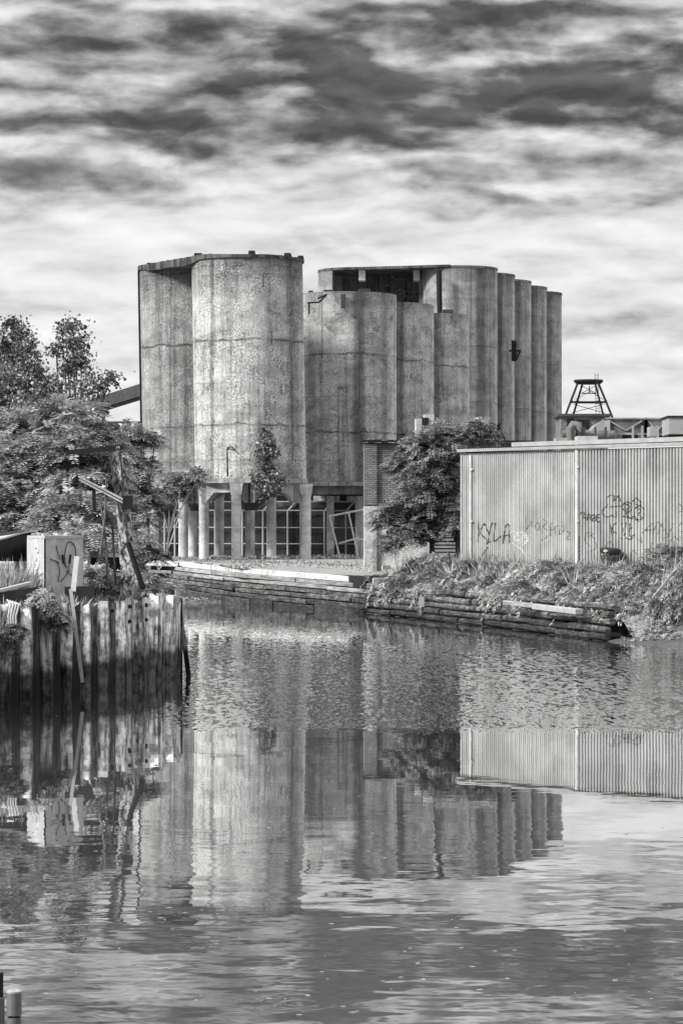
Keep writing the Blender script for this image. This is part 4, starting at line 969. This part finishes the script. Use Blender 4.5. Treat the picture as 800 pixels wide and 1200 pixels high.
mb.prism([(p.x+(p.x-cc.x)*.03, p.y+(p.y-cc.y)*.03) for p in (c0, c1, c2, back_)], zt2-.05, zt2+.03); mb.fin('lid', M['galv'], t)
mb = MB()
for k_ in range(16): f_ = random.random(); h_ = random.random(); p = c0+(c1-c0)*f_*.6+(c2-c1)*h_; mb.box((p.x, p.y+.1, zt2+.05+random.uniform(0, .04)), (random.uniform(.06, .2), .15, random.uniform(.02, .09)), random.uniform(0, 3))
mb.fin('lid_scraps', M['palebark'], t)
def cstroke(mb, pts, a, b, wpx=1.1):
    u = (b-a); u.z = 0; n_ = Vector((u.y, -u.x, 0)).normalized(); out_ = []
    for (px, py) in pts:
        dx_ = (px-400)/F; Y = (a.x*n_.x+a.y*n_.y)/(dx_*n_.x+n_.y); out_.append(P(px, py, Y)+n_*.035)
    sm_ = []
    for i in range(len(out_)-1):
        p0 = out_[max(i-1, 0)]; p1 = out_[i]; p2 = out_[i+1]; p3 = out_[min(i+2, len(out_)-1)]
        for k_ in range(8): s_ = k_/8; sm_.append(.5*((2*p1)+(p2-p0)*s_+(2*p0-5*p1+4*p2-p3)*s_*s_+(3*p1-p0-3*p2+p3)*s_**3))
    sm_.append(out_[-1]); mb.tube(sm_, wpx*76/F/2, 5)
mb = MB()
for s_ in ([(76, 665), (75, 650), (78, 637), (82, 635), (87, 641), (88, 652)], [(65, 640), (67, 648), (70, 656)], [(66, 658), (69, 668), (67, 682)], [(58, 655), (63, 657), (69, 660)], [(77, 668), (81, 672), (86, 677)], [(81, 668), (75, 676), (70, 682)], [(73, 650), (74, 660), (78, 665)], [(82, 650), (80, 662), (79, 668)]): cstroke(mb, s_, c1, c2, 1.)
for s_ in ([(72.5, 650), (73.5, 660)], [(82, 650), (80.5, 660)]): cstroke(mb, s_, c1, c2, 2.6)
mb.fin('graffiti_scrawl', M['ink'], t)
mb = MB()
for s_ in (circ(45, 644, 2, 3), [(42.5, 650), (43, 657), (46, 652), (47, 659)], circ(44, 664, 2.4, 3.2), [(48, 668), (51, 671), (47, 675), (51, 679)], circ(46, 672, 2, 2.5)): cstroke(mb, s_+[s_[0]] if len(s_) > 8 else s_, c0, c1, 1.1)
mb.fin('graffiti_letters', M['inkwhite'], t)
# lean-to roof left of it
t = thing('lean_to', P(15, 650, 79), 'dark open lean-to with a bent pale roof sheet at the left edge', 'shelter')
mb = MB(); a, b = P(-40, 634, 78), P(45, 626.5, 79.2); vs = []
for i in range(17):
    f_ = i/16; p = a.lerp(b, f_); s_ = -.09*math.sin(f_*5.)
    for k_, dy in ((0, 0), (1, 1.8)):
        for z in (0, .05): vs.append((p.x, p.y+dy, p.z+s_*(1-k_)+.1*k_+z))
mb.add(vs, [q_ for i in range(16) for q_ in ((4*i, 4*i+4, 4*i+5, 4*i+1), (4*i+1, 4*i+5, 4*i+7, 4*i+3), (4*i, 4*i+2, 4*i+6, 4*i+4))]); mb.fin('roof_sheet', M['whitepaint'], t)
mb = MB(); mb.bar(P(-40, 627, 79.9), P(50, 624, 80.2), 1.2, .12); mb.fin('top_sheet', M['rust'], t)
mb = MB(); mb.box(P(5, 642, 81), (2.4, .2, .8)); mb.fin('back_panel', M['void'], t)
for px in (-20, 33): mb = MB(); mb.bar(P(px, 700, 78.7), P(px, 634, 78.7), .08); mb.fin('post', M['rust'], t)
# sloping beam along left edge
mb = MB(); mb.bar(P(-20, 697, 71.5), P(36, 683, 74), .12, .07); tag(mb.fin('pale_rail', M['galv']), 'pale rail sloping up above the dark plate at the left edge', 'rail')
mb = MB(); a, b = P(-25, 0, 71.6), P(48, 0, 74.2); mb.prism([(a.x, a.y), (b.x, b.y), (b.x, b.y+.08), (a.x, a.y+.08)], 2., [2.75, 2.95, 2.95, 2.75]); tag(mb.fin('dark_plate', M['rust']), 'dark steel plate under the sloping rail behind the leftmost piles', 'plate')

# old crane post
t = thing('crane_post', P(150, 700, 80), 'flaking old crane post with two broken arms among the bushes', 'post')
Yc = 80.
mb = MB(); vs = []; ks = [(151, 702, 8), (149, 660, 8), (147, 620, 8), (143, 580, 7.5), (138, 550, 7), (134, 524, 6.5)]
for i in range(len(ks)-1):
    a, b = P(ks[i][0], ks[i][1], Yc), P(ks[i+1][0], ks[i+1][1], Yc); mb.bar(a, b, ks[i][2]*2*Yc/F, .3, jit=.08)
mb.fin('shaft', M['flaky'], t)
mb = MB(); mb.bar(P(142, 612, Yc-.2), P(128, 527, Yc-.2), .06); mb.bar(P(150, 640, Yc-.2), P(141, 528, Yc-.2), .05); mb.bar(P(136, 690, Yc), P(131, 600, Yc), .06); mb.bar(P(131, 528, Yc), P(131, 518, Yc), .05); mb.bar(P(131, 518, Yc), P(140, 518, Yc), .05); mb.fin('angle_iron', M['rust'], t)
mb = MB(); mb.bar(P(78, 530.5, Yc), P(145, 524, Yc), .16, .14); mb.box(P(130, 525.5, Yc-.1), (.3, .3, .16)); mb.fin('top_arm', M['dark'], t)
mb = MB(); mb.bar(P(92, 558, Yc-.3), P(146, 586, Yc-.2), .08, .06); mb.bar(P(93, 562, Yc-.3), P(146, 590, Yc-.2), .06, .05); mb.fin('lower_arm', M['whitepaint'], t)
mb = MB(); mb.bar(P(92, 560, Yc-.25), P(146, 588, Yc-.15), .04, .1); mb.box(P(150, 588, Yc-.1), (.28, .3, .35)); mb.bar(P(110, 570, Yc), P(111, 600, Yc), .1); mb.fin('arm_shadow_iron', M['dark'], t)
mb = MB(); mb.bar(P(150, 636, Yc-.2), P(168, 690, Yc-.6), .13, .1); mb.fin('prop', M['dark'], t)
mb = MB(); mb.lathe((0, 0, 0), [(.01, -.14), (.08, -.09), (.1, 0), (.07, .1), (.01, .13)], 12); c_ = P(135, 563, Yc-.25); mb.v = [(x+c_.x, y+c_.y, z+c_.z) for x, y, z in mb.v]; mb.fin('insulator', M['rust'], t)
for (a, b, lab) in (((118, 586), (127, 690), 'thin crooked pole left of the old crane post'), ((125, 560), (117, 655), 'second thin pole crossing behind the old crane post'), ((155, 705), (163, 676), 'short pale stick leaning in the grass right of the crane post')):
    mb = MB(); A, B = P(*a, Yc-.1), P(*b, Yc-.3); mb.tube([A, A.lerp(B, .5)+Vector((.05, 0, 0)), B], [.03, .035, .04], 6); tag(mb.fin('stick', M['palebark'] if a[0] == 155 else M['bark']), lab, 'stick')
t = thing('white_bin', P(125, 662, 110), 'pale low crate with a dark opening in the bushes left of the crane post', 'crate'); c_ = P(124, 655, 96)
mb = MB(); mb.box(c_+Vector((0, .6, .12)), (1.3, 1, .12)); mb.box(c_+Vector((-.6, .6, -.2)), (.1, 1, .6)); mb.box(c_+Vector((.6, .6, -.2)), (.1, 1, .6)); mb.fin('rim', M['whitepaint'], t)
mb = MB(); mb.box(c_+Vector((0, .75, -.2)), (1.1, .7, .55)); mb.fin('inside', M['void'], t)

# ------------------------------------------------------------------ foreground mooring pipe, bottom left
t = thing('mooring_pipe', (-2.62, 21.9, -.5), 'grey steel pipe post with a flat cap in the bottom left corner', 'post')
Yp = 22.
c_ = P(17, 1161, Yp); rr = 8.3*Yp/F
mb = MB(); mb.lathe((c_.x, Yp, 0), [(rr, -1.), (rr, P(0, 1191, Yp).z-.006)], 24); mb.lathe((c_.x, Yp, 0), [(rr+.004, P(0, 1189.5, Yp).z), (rr+.004, c_.z-.01)], 24); mb.fin('pipe', M['galvd'] if 'galvd' in M else M['galv'], t)
mb = MB(); mb.lathe((c_.x, Yp, 0), [(.01, c_.z+.006), (rr*.8, c_.z+.006), (rr+.006, c_.z), (rr+.006, c_.z-.014), (.01, c_.z-.014)], 24, False); mb.fin('cap', M['gutter'], t)
mb = MB(); mb.box(P(2, 1190, Yp+.1)+Vector((-.02, 0, -.25)), (.085, .05, .78)); mb.fin('side_plate', M['rust'], t)
mb = MB(); a = P(0, 1140, Yp+.3); mb.tube([(a.x, a.y, -1), (a.x, a.y, a.z)], .03, 12); o = mb.fin('iron_rod', M['dark']); tag(o, 'dark rod standing behind the pipe post at the left edge', 'rod')

# ------------------------------------------------------------------ vegetation
class Leaves:
    def __init__(s): s.c = []; s.a = []; s.b = []; s.t = []
    def add(s, c, a, b, tone): s.c.append(c); s.a.append(a); s.b.append(b); s.t.append(tone)      # arrays (n,3): centre, half-length vector, half-width vector
    def fin(s, name, m, parent=None):
        c = np.concatenate(s.c); a = np.concatenate(s.a); b = np.concatenate(s.b); t_ = np.concatenate(s.t)
        off = parent_loc(parent) if parent else Vector((0, 0, 0)); c = c-np.array(off)
        n = len(c); v = np.empty((n, 4, 3), np.float32); v[:, 0] = c-a; v[:, 1] = c+b-a*.1; v[:, 2] = c+a; v[:, 3] = c-b-a*.1
        me = bpy.data.meshes.new(name); me.vertices.add(4*n); me.vertices.foreach_set('co', v.reshape(-1)); me.loops.add(4*n)
        me.loops.foreach_set('vertex_index', np.arange(4*n, dtype=np.int32)); me.polygons.add(n); me.polygons.foreach_set('loop_start', np.arange(0, 4*n, 4, dtype=np.int32))
        me.update(calc_edges=True); me.materials.append(m)
        at = me.attributes.new('tone', 'FLOAT', 'FACE'); at.data.foreach_set('value', t_.astype(np.float32))
        o = bpy.data.objects.new(name, me); C.objects.link(o)
        if parent: o.parent = parent
        return o
def unit(n):
    v = rng.normal(size=(n, 3)); return v/np.linalg.norm(v, axis=1)[:, None]
def broad(L, c, n, spread, size, tone=(0., 1.)):        # loose bunch of broad leaves around a twig end
    p = np.array(c)+rng.normal(size=(n, 3))*spread
    a = unit(n); a[:, 2] -= .4; a /= np.linalg.norm(a, axis=1)[:, None]; b = np.cross(a, unit(n)); b /= np.linalg.norm(b, axis=1)[:, None]+1e-9
    sz = size*rng.uniform(.6, 1.25, n)[:, None]
    L.add(p, a*sz, b*sz*.75, np.clip(rng.uniform(tone[0], tone[1], n)**1.4, 0, 1))
def frond(L, c, d, length, pairs, lsz, tone):           # pinnate leaf: leaflets in pairs along a drooping rachis
    d = np.array(d)/np.linalg.norm(d); side = np.cross(d, (0, 0, 1.)); side /= np.linalg.norm(side)+1e-9
    s_ = np.linspace(.15, 1, pairs); pts_ = np.array(c)+d*length*s_[:, None]; pts_[:, 2] -= .5*length*s_**2
    dd = d[None, :]+np.array([0, 0, -1.])*s_[:, None]*.9; dd /= np.linalg.norm(dd, axis=1)[:, None]
    for sg in (-1, 1):
        a = side*sg+dd*.55+rng.normal(size=(pairs, 3))*.15; a /= np.linalg.norm(a, axis=1)[:, None]; b = dd*.3
        k_ = lsz*(1-.45*np.abs(s_-.5))[:, None]
        L.add(pts_+a*k_, a*k_, dd*k_*.33+np.array([0, 0, .05])*k_, np.clip(tone+rng.uniform(-.2, .2, pairs), 0, 1))
def clump_tree(name, label, cat, base, bl, leafmat, kind='frond', dens=1., seed=1, barkm='bark', trunk_r=.12, group=None, lsz=.1, shell=.5):
    global rng
    rng = np.random.default_rng(seed); rd_ = random.Random(seed)
    base = Vector(base); t = thing(name, base, label, cat, group)
    tr = MB(); L = Leaves()
    cen = [P(x, y, Y) for x, y, r, Y in bl]; rad = [r*Y/F for x, y, r, Y in bl]
    mid = sum(cen, Vector())/len(cen); fork = base.lerp(mid, .35); fork.x += rd_.uniform(-.2, .2)
    if fork.z < base.z+.3: fork.z = base.z+.3
    tr.tube([base-Vector((0, 0, .3)), base.lerp(fork, .5)+Vector((rd_.uniform(-.1, .1), 0, 0)), fork], [trunk_r*1.2, trunk_r, trunk_r*.85], 8)
    for c_, r_ in zip(cen, rad):
        m1 = fork.lerp(c_, .5)+Vector((rd_.uniform(-.25, .25), rd_.uniform(-.2, .2), rd_.uniform(-.1, .3)))*min(1, (c_-fork).length*.4)
        tr.tube([fork, m1, c_], [trunk_r*.6, trunk_r*.4, trunk_r*.22], 6, False)
        nt = int(dens*60*max(r_, .35)**2)+5
        v = unit(nt); rr = rng.uniform(.0, 1., nt)**shell; pts_ = np.array(c_)+v*(rr*r_)[:, None]*np.array([1, 1, .95])
        for i_, p_ in enumerate(pts_):
            if kind != 'broad': p_ = p_+unit(1)[0]*r_*rd_.random()**2*.5
            pv = Vector(p_); 
            if i_ % 4 == 0: tr.tube([c_.lerp(m1, rd_.uniform(0, .3)), c_.lerp(pv, .5)+Vector((0, 0, .06)), pv], [trunk_r*.14, trunk_r*.1, .006], 4, False)
            outw = v[i_]
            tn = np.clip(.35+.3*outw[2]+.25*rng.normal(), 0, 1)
            if kind == 'broad': p_ = p_+unit(1)[0]*r_*rd_.random()**2*.4; broad(L, p_, rd_.randint(9, 22), rd_.uniform(.1, .24), lsz, (max(0, tn-.4), min(1, tn+.35)))
            else:
                for q_ in range(rd_.randint(3, 5)):
                    d_ = outw*.7+unit(1)[0]; d_[2] = abs(d_[2])*.5
                    frond(L, p_, d_, rd_.uniform(.35, .7)*lsz/.1, 8, lsz, tn)
    tr.fin('trunk', M[barkm], t); L.fin('crown', M[leafmat], t); return t

gp = 'trees on the left bank'
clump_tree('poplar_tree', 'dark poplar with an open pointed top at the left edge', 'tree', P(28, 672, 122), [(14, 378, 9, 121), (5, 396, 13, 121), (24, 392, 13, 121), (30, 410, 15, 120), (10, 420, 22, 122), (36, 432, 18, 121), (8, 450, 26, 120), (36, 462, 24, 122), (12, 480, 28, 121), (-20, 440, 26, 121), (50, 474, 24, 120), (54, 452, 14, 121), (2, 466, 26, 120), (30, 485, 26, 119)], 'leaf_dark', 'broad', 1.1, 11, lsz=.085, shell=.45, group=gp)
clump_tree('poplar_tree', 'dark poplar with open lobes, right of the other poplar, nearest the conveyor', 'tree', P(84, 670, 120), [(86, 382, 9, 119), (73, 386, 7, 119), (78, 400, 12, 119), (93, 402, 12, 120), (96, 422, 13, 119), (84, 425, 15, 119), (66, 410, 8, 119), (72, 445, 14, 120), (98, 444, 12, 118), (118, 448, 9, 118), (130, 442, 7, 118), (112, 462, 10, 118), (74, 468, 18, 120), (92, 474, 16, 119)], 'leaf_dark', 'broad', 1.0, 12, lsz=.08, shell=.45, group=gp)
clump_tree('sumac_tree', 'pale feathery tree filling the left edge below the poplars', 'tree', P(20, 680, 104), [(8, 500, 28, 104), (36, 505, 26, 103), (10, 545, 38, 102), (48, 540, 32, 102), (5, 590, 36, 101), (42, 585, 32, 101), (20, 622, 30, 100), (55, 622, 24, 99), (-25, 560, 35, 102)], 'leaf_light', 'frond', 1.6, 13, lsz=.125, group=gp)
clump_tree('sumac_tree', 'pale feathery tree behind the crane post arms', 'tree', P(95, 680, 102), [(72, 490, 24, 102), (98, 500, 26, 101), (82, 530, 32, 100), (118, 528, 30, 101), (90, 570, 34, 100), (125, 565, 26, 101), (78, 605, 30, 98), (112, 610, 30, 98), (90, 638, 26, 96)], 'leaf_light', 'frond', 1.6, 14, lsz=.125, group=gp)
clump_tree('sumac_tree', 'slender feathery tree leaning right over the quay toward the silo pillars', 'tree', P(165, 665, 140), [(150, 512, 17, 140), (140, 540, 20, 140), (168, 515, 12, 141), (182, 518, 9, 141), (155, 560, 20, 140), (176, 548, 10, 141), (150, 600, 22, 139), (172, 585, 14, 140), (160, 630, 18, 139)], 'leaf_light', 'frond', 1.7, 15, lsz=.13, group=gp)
clump_tree('sumac_bush', 'feathery bush spilling over the pillar tops of the leftmost silo', 'bush', P(195, 655, 190), [(200, 568, 11, 200), (215, 562, 10, 199.5), (226, 566, 8, 199), (192, 580, 13, 199), (208, 578, 10, 199), (196, 600, 9, 198), (180, 590, 13, 197), (236, 556, 5, 199)], 'leaf_mid', 'frond', 1.4, 16, lsz=.16, trunk_r=.08)
clump_tree('dark_bush', 'dense dark bush between the crane post and the silo pillars', 'bush', P(170, 675, 118), [(165, 640, 18, 118), (182, 650, 10, 118), (145, 650, 18, 116), (120, 655, 20, 114), (172, 610, 10, 119)], 'leaf_mid', 'frond', 1.6, 17, lsz=.11)
clump_tree('ledge_bush', 'leafy bush growing on the ledge of the nearest silo', 'bush', P(314, 570, 200.2), [(310, 507, 5, 200), (313, 518, 8, 200), (318, 530, 9, 200), (307, 532, 7, 200), (313, 545, 10, 200), (318, 560, 11, 200), (305, 562, 9, 200), (322, 572, 9, 199.8), (309, 573, 9, 199.8), (330, 565, 5, 200)], 'leaf_mid', 'broad', 1.0, 18, lsz=.12, trunk_r=.05, shell=.6)
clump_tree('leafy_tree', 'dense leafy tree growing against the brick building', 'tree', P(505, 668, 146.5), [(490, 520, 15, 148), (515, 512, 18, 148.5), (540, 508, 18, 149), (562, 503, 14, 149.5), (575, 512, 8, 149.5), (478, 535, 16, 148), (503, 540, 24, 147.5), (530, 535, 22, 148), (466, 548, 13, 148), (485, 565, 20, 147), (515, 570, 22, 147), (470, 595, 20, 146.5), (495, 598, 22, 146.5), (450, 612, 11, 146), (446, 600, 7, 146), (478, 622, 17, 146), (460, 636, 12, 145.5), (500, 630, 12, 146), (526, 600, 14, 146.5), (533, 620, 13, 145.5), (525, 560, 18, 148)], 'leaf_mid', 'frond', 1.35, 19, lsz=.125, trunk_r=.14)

# drooping mugwort along the right bank: uncountable
def weeds():
    global rng; rng = np.random.default_rng(31); L = Leaves(); st = MB(); rd_ = random.Random(31)
    top = [(2.6, 147.2), (8.9, 124.8), (11.7, 112.), (14.2, 107.6), (22, 101)]
    def along(f_):
        Ls = [math.dist(top[i], top[i+1]) for i in range(4)]; d_ = f_*sum(Ls)
        for i in range(4):
            if d_ <= Ls[i]: k_ = d_/Ls[i]; return Vector((top[i][0]+(top[i+1][0]-top[i][0])*k_, top[i][1]+(top[i+1][1]-top[i][1])*k_, 0)), Vector((top[i+1][0]-top[i][0], top[i+1][1]-top[i][1], 0)).normalized()
            d_ -= Ls[i]
        return Vector((*top[-1], 0)), Vector((1, 0, 0))
    for cl in range(400):
        f_ = rd_.random(); inn0 = rd_.random()**1.2*4.9-.7; cd = rd_.uniform(-.1, .9); big = rd_.uniform(.6, 1.25)*(.75+.9*max(0, mnoise.noise(Vector((f_*15, 0, 4)))))
        if inn0 > 2.0: big *= .62
        ctn = np.clip(.45+.22*rng.normal(), .05, .95)
        for k_ in range(9):
            ff = min(1, max(0, f_+rd_.gauss(0, .006))); p, dr = along(ff); out = Vector((dr.y, -dr.x, 0)); out = -out if out.y > 0 else out
            inn = min(4.4, max(-.7, inn0+rd_.gauss(0, .2))); p = p-out*inn; g_ = 1.4+max(-.1, min(inn, 1.6)*.62)
            ht = (.45+.45*big)*rd_.uniform(.7, 1.15)*(.7 if inn > 2.2 and not .55 < f_ < .66 else 1.)
            base = Vector((p.x, p.y, g_)); lean = out*rd_.uniform(.6, 1.3)*big+dr*(cd+rd_.uniform(-.25, .25))*big
            drop = rd_.uniform(.5, 1.3)*(1.3 if inn < 1.5 else .7)
            pts_ = []
            for i in range(7): s_ = i/6; pts_.append(base+Vector((0, 0, ht*1.5*s_))*(1-s_*.3)+lean*(s_**1.4)*1.1-Vector((0, 0, drop*s_**2.6)))
            if k_ % 3 == 0: st.tube(pts_, [.014]*6+[.004], 3, False)
            n = 54; s_ = rng.uniform(.1, 1, n)*6; i0 = np.minimum(s_.astype(int), 5); fr_ = (s_-i0)[:, None]; A = np.array(pts_)
            c = A[i0]*(1-fr_)+A[i0+1]*fr_; tang = A[i0+1]-A[i0]; tang /= np.linalg.norm(tang, axis=1)[:, None]
            a = tang*1.1+unit(n)*.7; a /= np.linalg.norm(a, axis=1)[:, None]; b = np.cross(a, unit(n)); b /= np.linalg.norm(b, axis=1)[:, None]
            sz = (.095*rng.uniform(.6, 1.3, n))[:, None]; L.add(c+a*sz, a*sz, b*sz*.26, np.clip(ctn*(s_/6*.9+.35)+rng.uniform(-.25, .25, n), 0, 1))
    o = L.fin('weeds', M['weed']); tag(o, 'dense drooping mugwort draping over the right bank below the warehouse', 'weeds', None, 'stuff')
    o = st.fin('weed_stalks', M['bark']); tag(o, 'thin stalks among the drooping weeds of the right bank', 'weeds', None, 'stuff')
weeds()
def ground_cover(name, label, n, pf, ht, m, seed, wid=.02, cat='grass'):
    global rng; rng = np.random.default_rng(seed); rd_ = random.Random(seed); L = Leaves()
    for i in range(n):
        p = pf(rd_); k_ = rd_.randint(7, 12); h = ht*rd_.uniform(.5, 1.2)*(1+.6*mnoise.noise(p*.6)); d_ = unit(k_); d_[:, 2] = np.abs(d_[:, 2])+.9; d_ /= np.linalg.norm(d_, axis=1)[:, None]
        a = d_*h/2*rng.uniform(.6, 1.1, k_)[:, None]; b = np.cross(d_, unit(k_)); b /= np.linalg.norm(b, axis=1)[:, None]
        c = np.array(p)+a+rng.normal(size=(k_, 3))*[.08, .08, .0]; L.add(c, a, b*wid*(1+h), np.clip(rng.uniform(.0, 1., k_), 0, 1))
    tag(L.fin(name, m), label, cat, None, 'stuff')
def left_pt(rd_):
    s_ = rd_.random(); e0 = PL.lerp(PB, .35+.65*s_); dd_ = rd_.random()**1.5*14+.15; p = e0-pn*dd_*.75-Vector((0, 0, 0)); p.y += dd_*.6; p.z = 2.2; return p
ground_cover('bank_grass', 'rough grass and weeds behind the steel piles on the left bank', 3200, left_pt, .42, M['grass'], 41, .022)
def bank_pt(rd_): a = rd_.random(); i_ = 0 if a < .62 else 1; p0, p1 = ((2.9, 147.6), (9.2, 125.5)) if i_ == 0 else ((9.2, 125.5), (13.5, 109.5)); f_ = rd_.random(); k_ = rd_.random()*3.2; return Vector((p0[0]+(p1[0]-p0[0])*f_+k_*.75, p0[1]+(p1[1]-p0[1])*f_+k_*.6, 1.75+min(k_, 1.2)*.55))
ground_cover('bank_reeds', 'thin pale grass blades standing up through the drooping weeds of the right bank', 420, bank_pt, .95, M['grass'], 47, .014)
def tall_pt(rd_): p = P(rd_.uniform(-15, 34), 700, rd_.uniform(75, 79)); p.z = 2.25; return p
ground_cover('tall_grass', 'tall pale grass in front of the lean-to at the left edge', 420, tall_pt, 1.35, M['grass'], 42, .016)
def quay_pt(rd_):
    s_ = rd_.random(); Y = rd_.uniform(203, 218); return Vector((-13+rd_.random()*14, Y, 2.25))
ground_cover('quay_weeds', 'low weeds and litter around the silo pillars', 260, quay_pt, .3, M['weed'], 43, .05)
from mathutils.bvhtree import BVHTree
def bvh(names):
    v = []; f = []
    for nm in names:
        o = bpy.data.objects[nm]; b = len(v); v += [o.matrix_basis@q_.co for q_ in o.data.vertices]; f += [[b+i for i in p_.vertices] for p_ in o.data.polygons]
    return BVHTree.FromPolygons(v, f)
GB_ = bvh(['ground', 'mud_bank', 'mud_shoal'])
def gnd(x, y): h = GB_.ray_cast(Vector((x, y, 30)), Vector((0, 0, -1))); return h[0].z if h[0] else 0.
def litter(name, label, cat, n, pf, sz, m, seed, flat=.6, asp=.3):
    global rng; rng = np.random.default_rng(seed); rd_ = random.Random(seed); pts_ = []
    while len(pts_) < n:
        x, y = pf(rd_); z = gnd(x, y)
        if z > .02: pts_.append((x, y, z))
    L = Leaves(); c = np.array(pts_); a = unit(n); a[:, 2] *= 1-flat; b = np.cross(a, unit(n)); b /= np.linalg.norm(b, axis=1)[:, None]
    k_ = sz*rng.uniform(.4, 1.5, n)[:, None]; c[:, 2] += np.abs(a[:, 2])*k_[:, 0]*.8+.01; L.add(c, a*k_, b*k_*asp, rng.uniform(0, 1, n)**1.5)
    tag(L.fin(name, m), label, cat, None, 'stuff')
def mud_pt(rd_): a = rd_.random(); return (11.2+a*6.3, 109.6-a*6.5+rd_.uniform(-1.5, 4.5))
litter('bank_litter', 'tangle of driftwood chips and dead leaves on the muddy right bank', 'litter', 5200, mud_pt, .14, M['grass'], 44)
def quay_r(rd_):
    s_ = rd_.random(); p, _d = qpt(.35+.65*s_); return (p.x+rd_.uniform(.3, 4), p.y+rd_.uniform(.6, 40)*rd_.random())
litter('rubble', 'broken concrete rubble strewn over the quay around the pillars', 'rubble', 5200, quay_r, .07, M['grass'], 45, .5, .7)
def shoal_r(rd_): a = rd_.uniform(-8, 8); b = rd_.uniform(-2, 2); return (-9.4+a*qd.x-b*qd.y, 172.5+a*qd.y+b*qd.x)
litter('shoal_litter', 'stones and litter on the mud shoal below the quay', 'litter', 900, shoal_r, .12, M['grass'], 46, .6, .6)
# small bushes on the left bank edge and hanging over the piles
clump_tree('feather_bush', 'feathery bush in the grass right of the crane post', 'bush', P(175, 700, 84), [(168, 690, 9, 84.5), (182, 692, 8, 85), (192, 690, 7, 85.5), (155, 692, 8, 84), (172, 680, 7, 85)], 'leaf_light', 'frond', 5., 21, lsz=.07, trunk_r=.03)
clump_tree('feather_bush', 'feathery bush between the tagged cabinet and the crane post', 'bush', P(120, 700, 80), [(118, 688, 11, 80), (128, 696, 9, 80), (132, 678, 10, 81), (112, 672, 8, 82), (140, 690, 8, 81)], 'leaf_light', 'frond', 5., 22, lsz=.07, trunk_r=.03)
clump_tree('hanging_bush', 'feathery branch drooping over the piles below the tagged cabinet', 'bush', P(52, 700, 72.8), [(48, 704, 7, 72.3), (58, 712, 7, 72), (64, 722, 6, 71.8), (72, 732, 5, 71.8), (40, 716, 5, 71.8), (50, 700, 8, 72.5)], 'leaf_light', 'frond', 7., 23, lsz=.055, trunk_r=.025)
clump_tree('hanging_bush', 'feathery weed drooping over the piles at the left edge', 'bush', P(2, 728, 68.6), [(4, 740, 8, 67.9), (14, 746, 6, 67.9), (2, 755, 7, 67.8), (12, 760, 5, 67.8), (22, 738, 4, 68)], 'leaf_mid', 'frond', 7., 24, lsz=.05, trunk_r=.02)
# bare branches right
def bare(name, label, paths, m='palebark'):
    b0 = paths[0][0]; t = thing(name, P(*b0), label, 'branch'); mb = MB()
    for pth, r0 in [(p_[:-1], p_[-1]) for p_ in paths]:
        v = [P(*q_) for q_ in pth]; mb.tube(v, [r0*(1-.75*i/(len(v)-1)) for i in range(len(v))], 6)
    mb.fin('bare_wood', M[m], t)
bare('bare_tree', 'pale leafless sapling leaning over the bank at the right edge', [[(756, 712, 109), (775, 688, 110), (790, 668, 110), (803, 650, 110), .07], [(757, 710, 109), (772, 690, 109.5), (786, 672, 109.5), (806, 656, 109), .04], [(775, 688, 110), (778, 665, 110), (770, 640, 110), .025], [(790, 668, 110), (792, 640, 110.5), (786, 615, 110.5), .02], [(786, 672, 110), (800, 662, 110), .02], [(792, 640, 110.5), (800, 622, 110.5), .015], [(741, 704, 109), (748, 708, 109), (757, 711, 109), .03]])
bare('fallen_branch', 'crooked fallen branch in the weeds left of the tall tangle', [[(628, 684, 122), (634, 692, 121.5), (650, 700, 121), .03], [(634, 692, 121.5), (645, 690, 121), .015]])
bare('quay_branch', 'crooked bare branch hanging off the left end of the quay', [[(175, 640, 150), (182, 655, 150), (186, 668, 150), (196, 675, 150), .09], [(186, 668, 150), (193, 660, 150), (200, 652, 150), .04], [(178, 630, 151), (195, 645, 151), .06]])
clump_tree('thin_bush', 'wispy bush against the graffiti at the right edge', 'bush', P(775, 690, 116), [(770, 650, 12, 117), (785, 645, 14, 117), (798, 650, 14, 117), (760, 662, 12, 117), (780, 665, 16, 116), (800, 670, 16, 116), (790, 690, 16, 114), (770, 690, 14, 113), (800, 705, 14, 111)], 'weedleaf' if 'weedleaf' in M else 'leaf_mid', 'frond', 1.5, 25, lsz=.075, trunk_r=.03)
# floating leaves on the water: uncountable specks
global_rng = np.random.default_rng(5); L = Leaves(); n = 260
yy = 14400/(global_rng.uniform(800, 1190, n)-620); xx = (global_rng.uniform(-20, 820, n)-400)*yy/F
c = np.stack([xx, yy, np.full(n, .006)], 1); ang = global_rng.uniform(0, 6.28, n); sz = global_rng.uniform(.015, .05, n)
L.add(c, np.stack([np.cos(ang)*sz, np.sin(ang)*sz, np.zeros(n)], 1), np.stack([-np.sin(ang)*sz*.6, np.cos(ang)*sz*.6, np.zeros(n)], 1), np.ones(n)*.8)
tag(L.fin('floating_leaves', M['grass']), 'scattered pale leaf specks floating on the water', 'leaves', None, 'stuff')
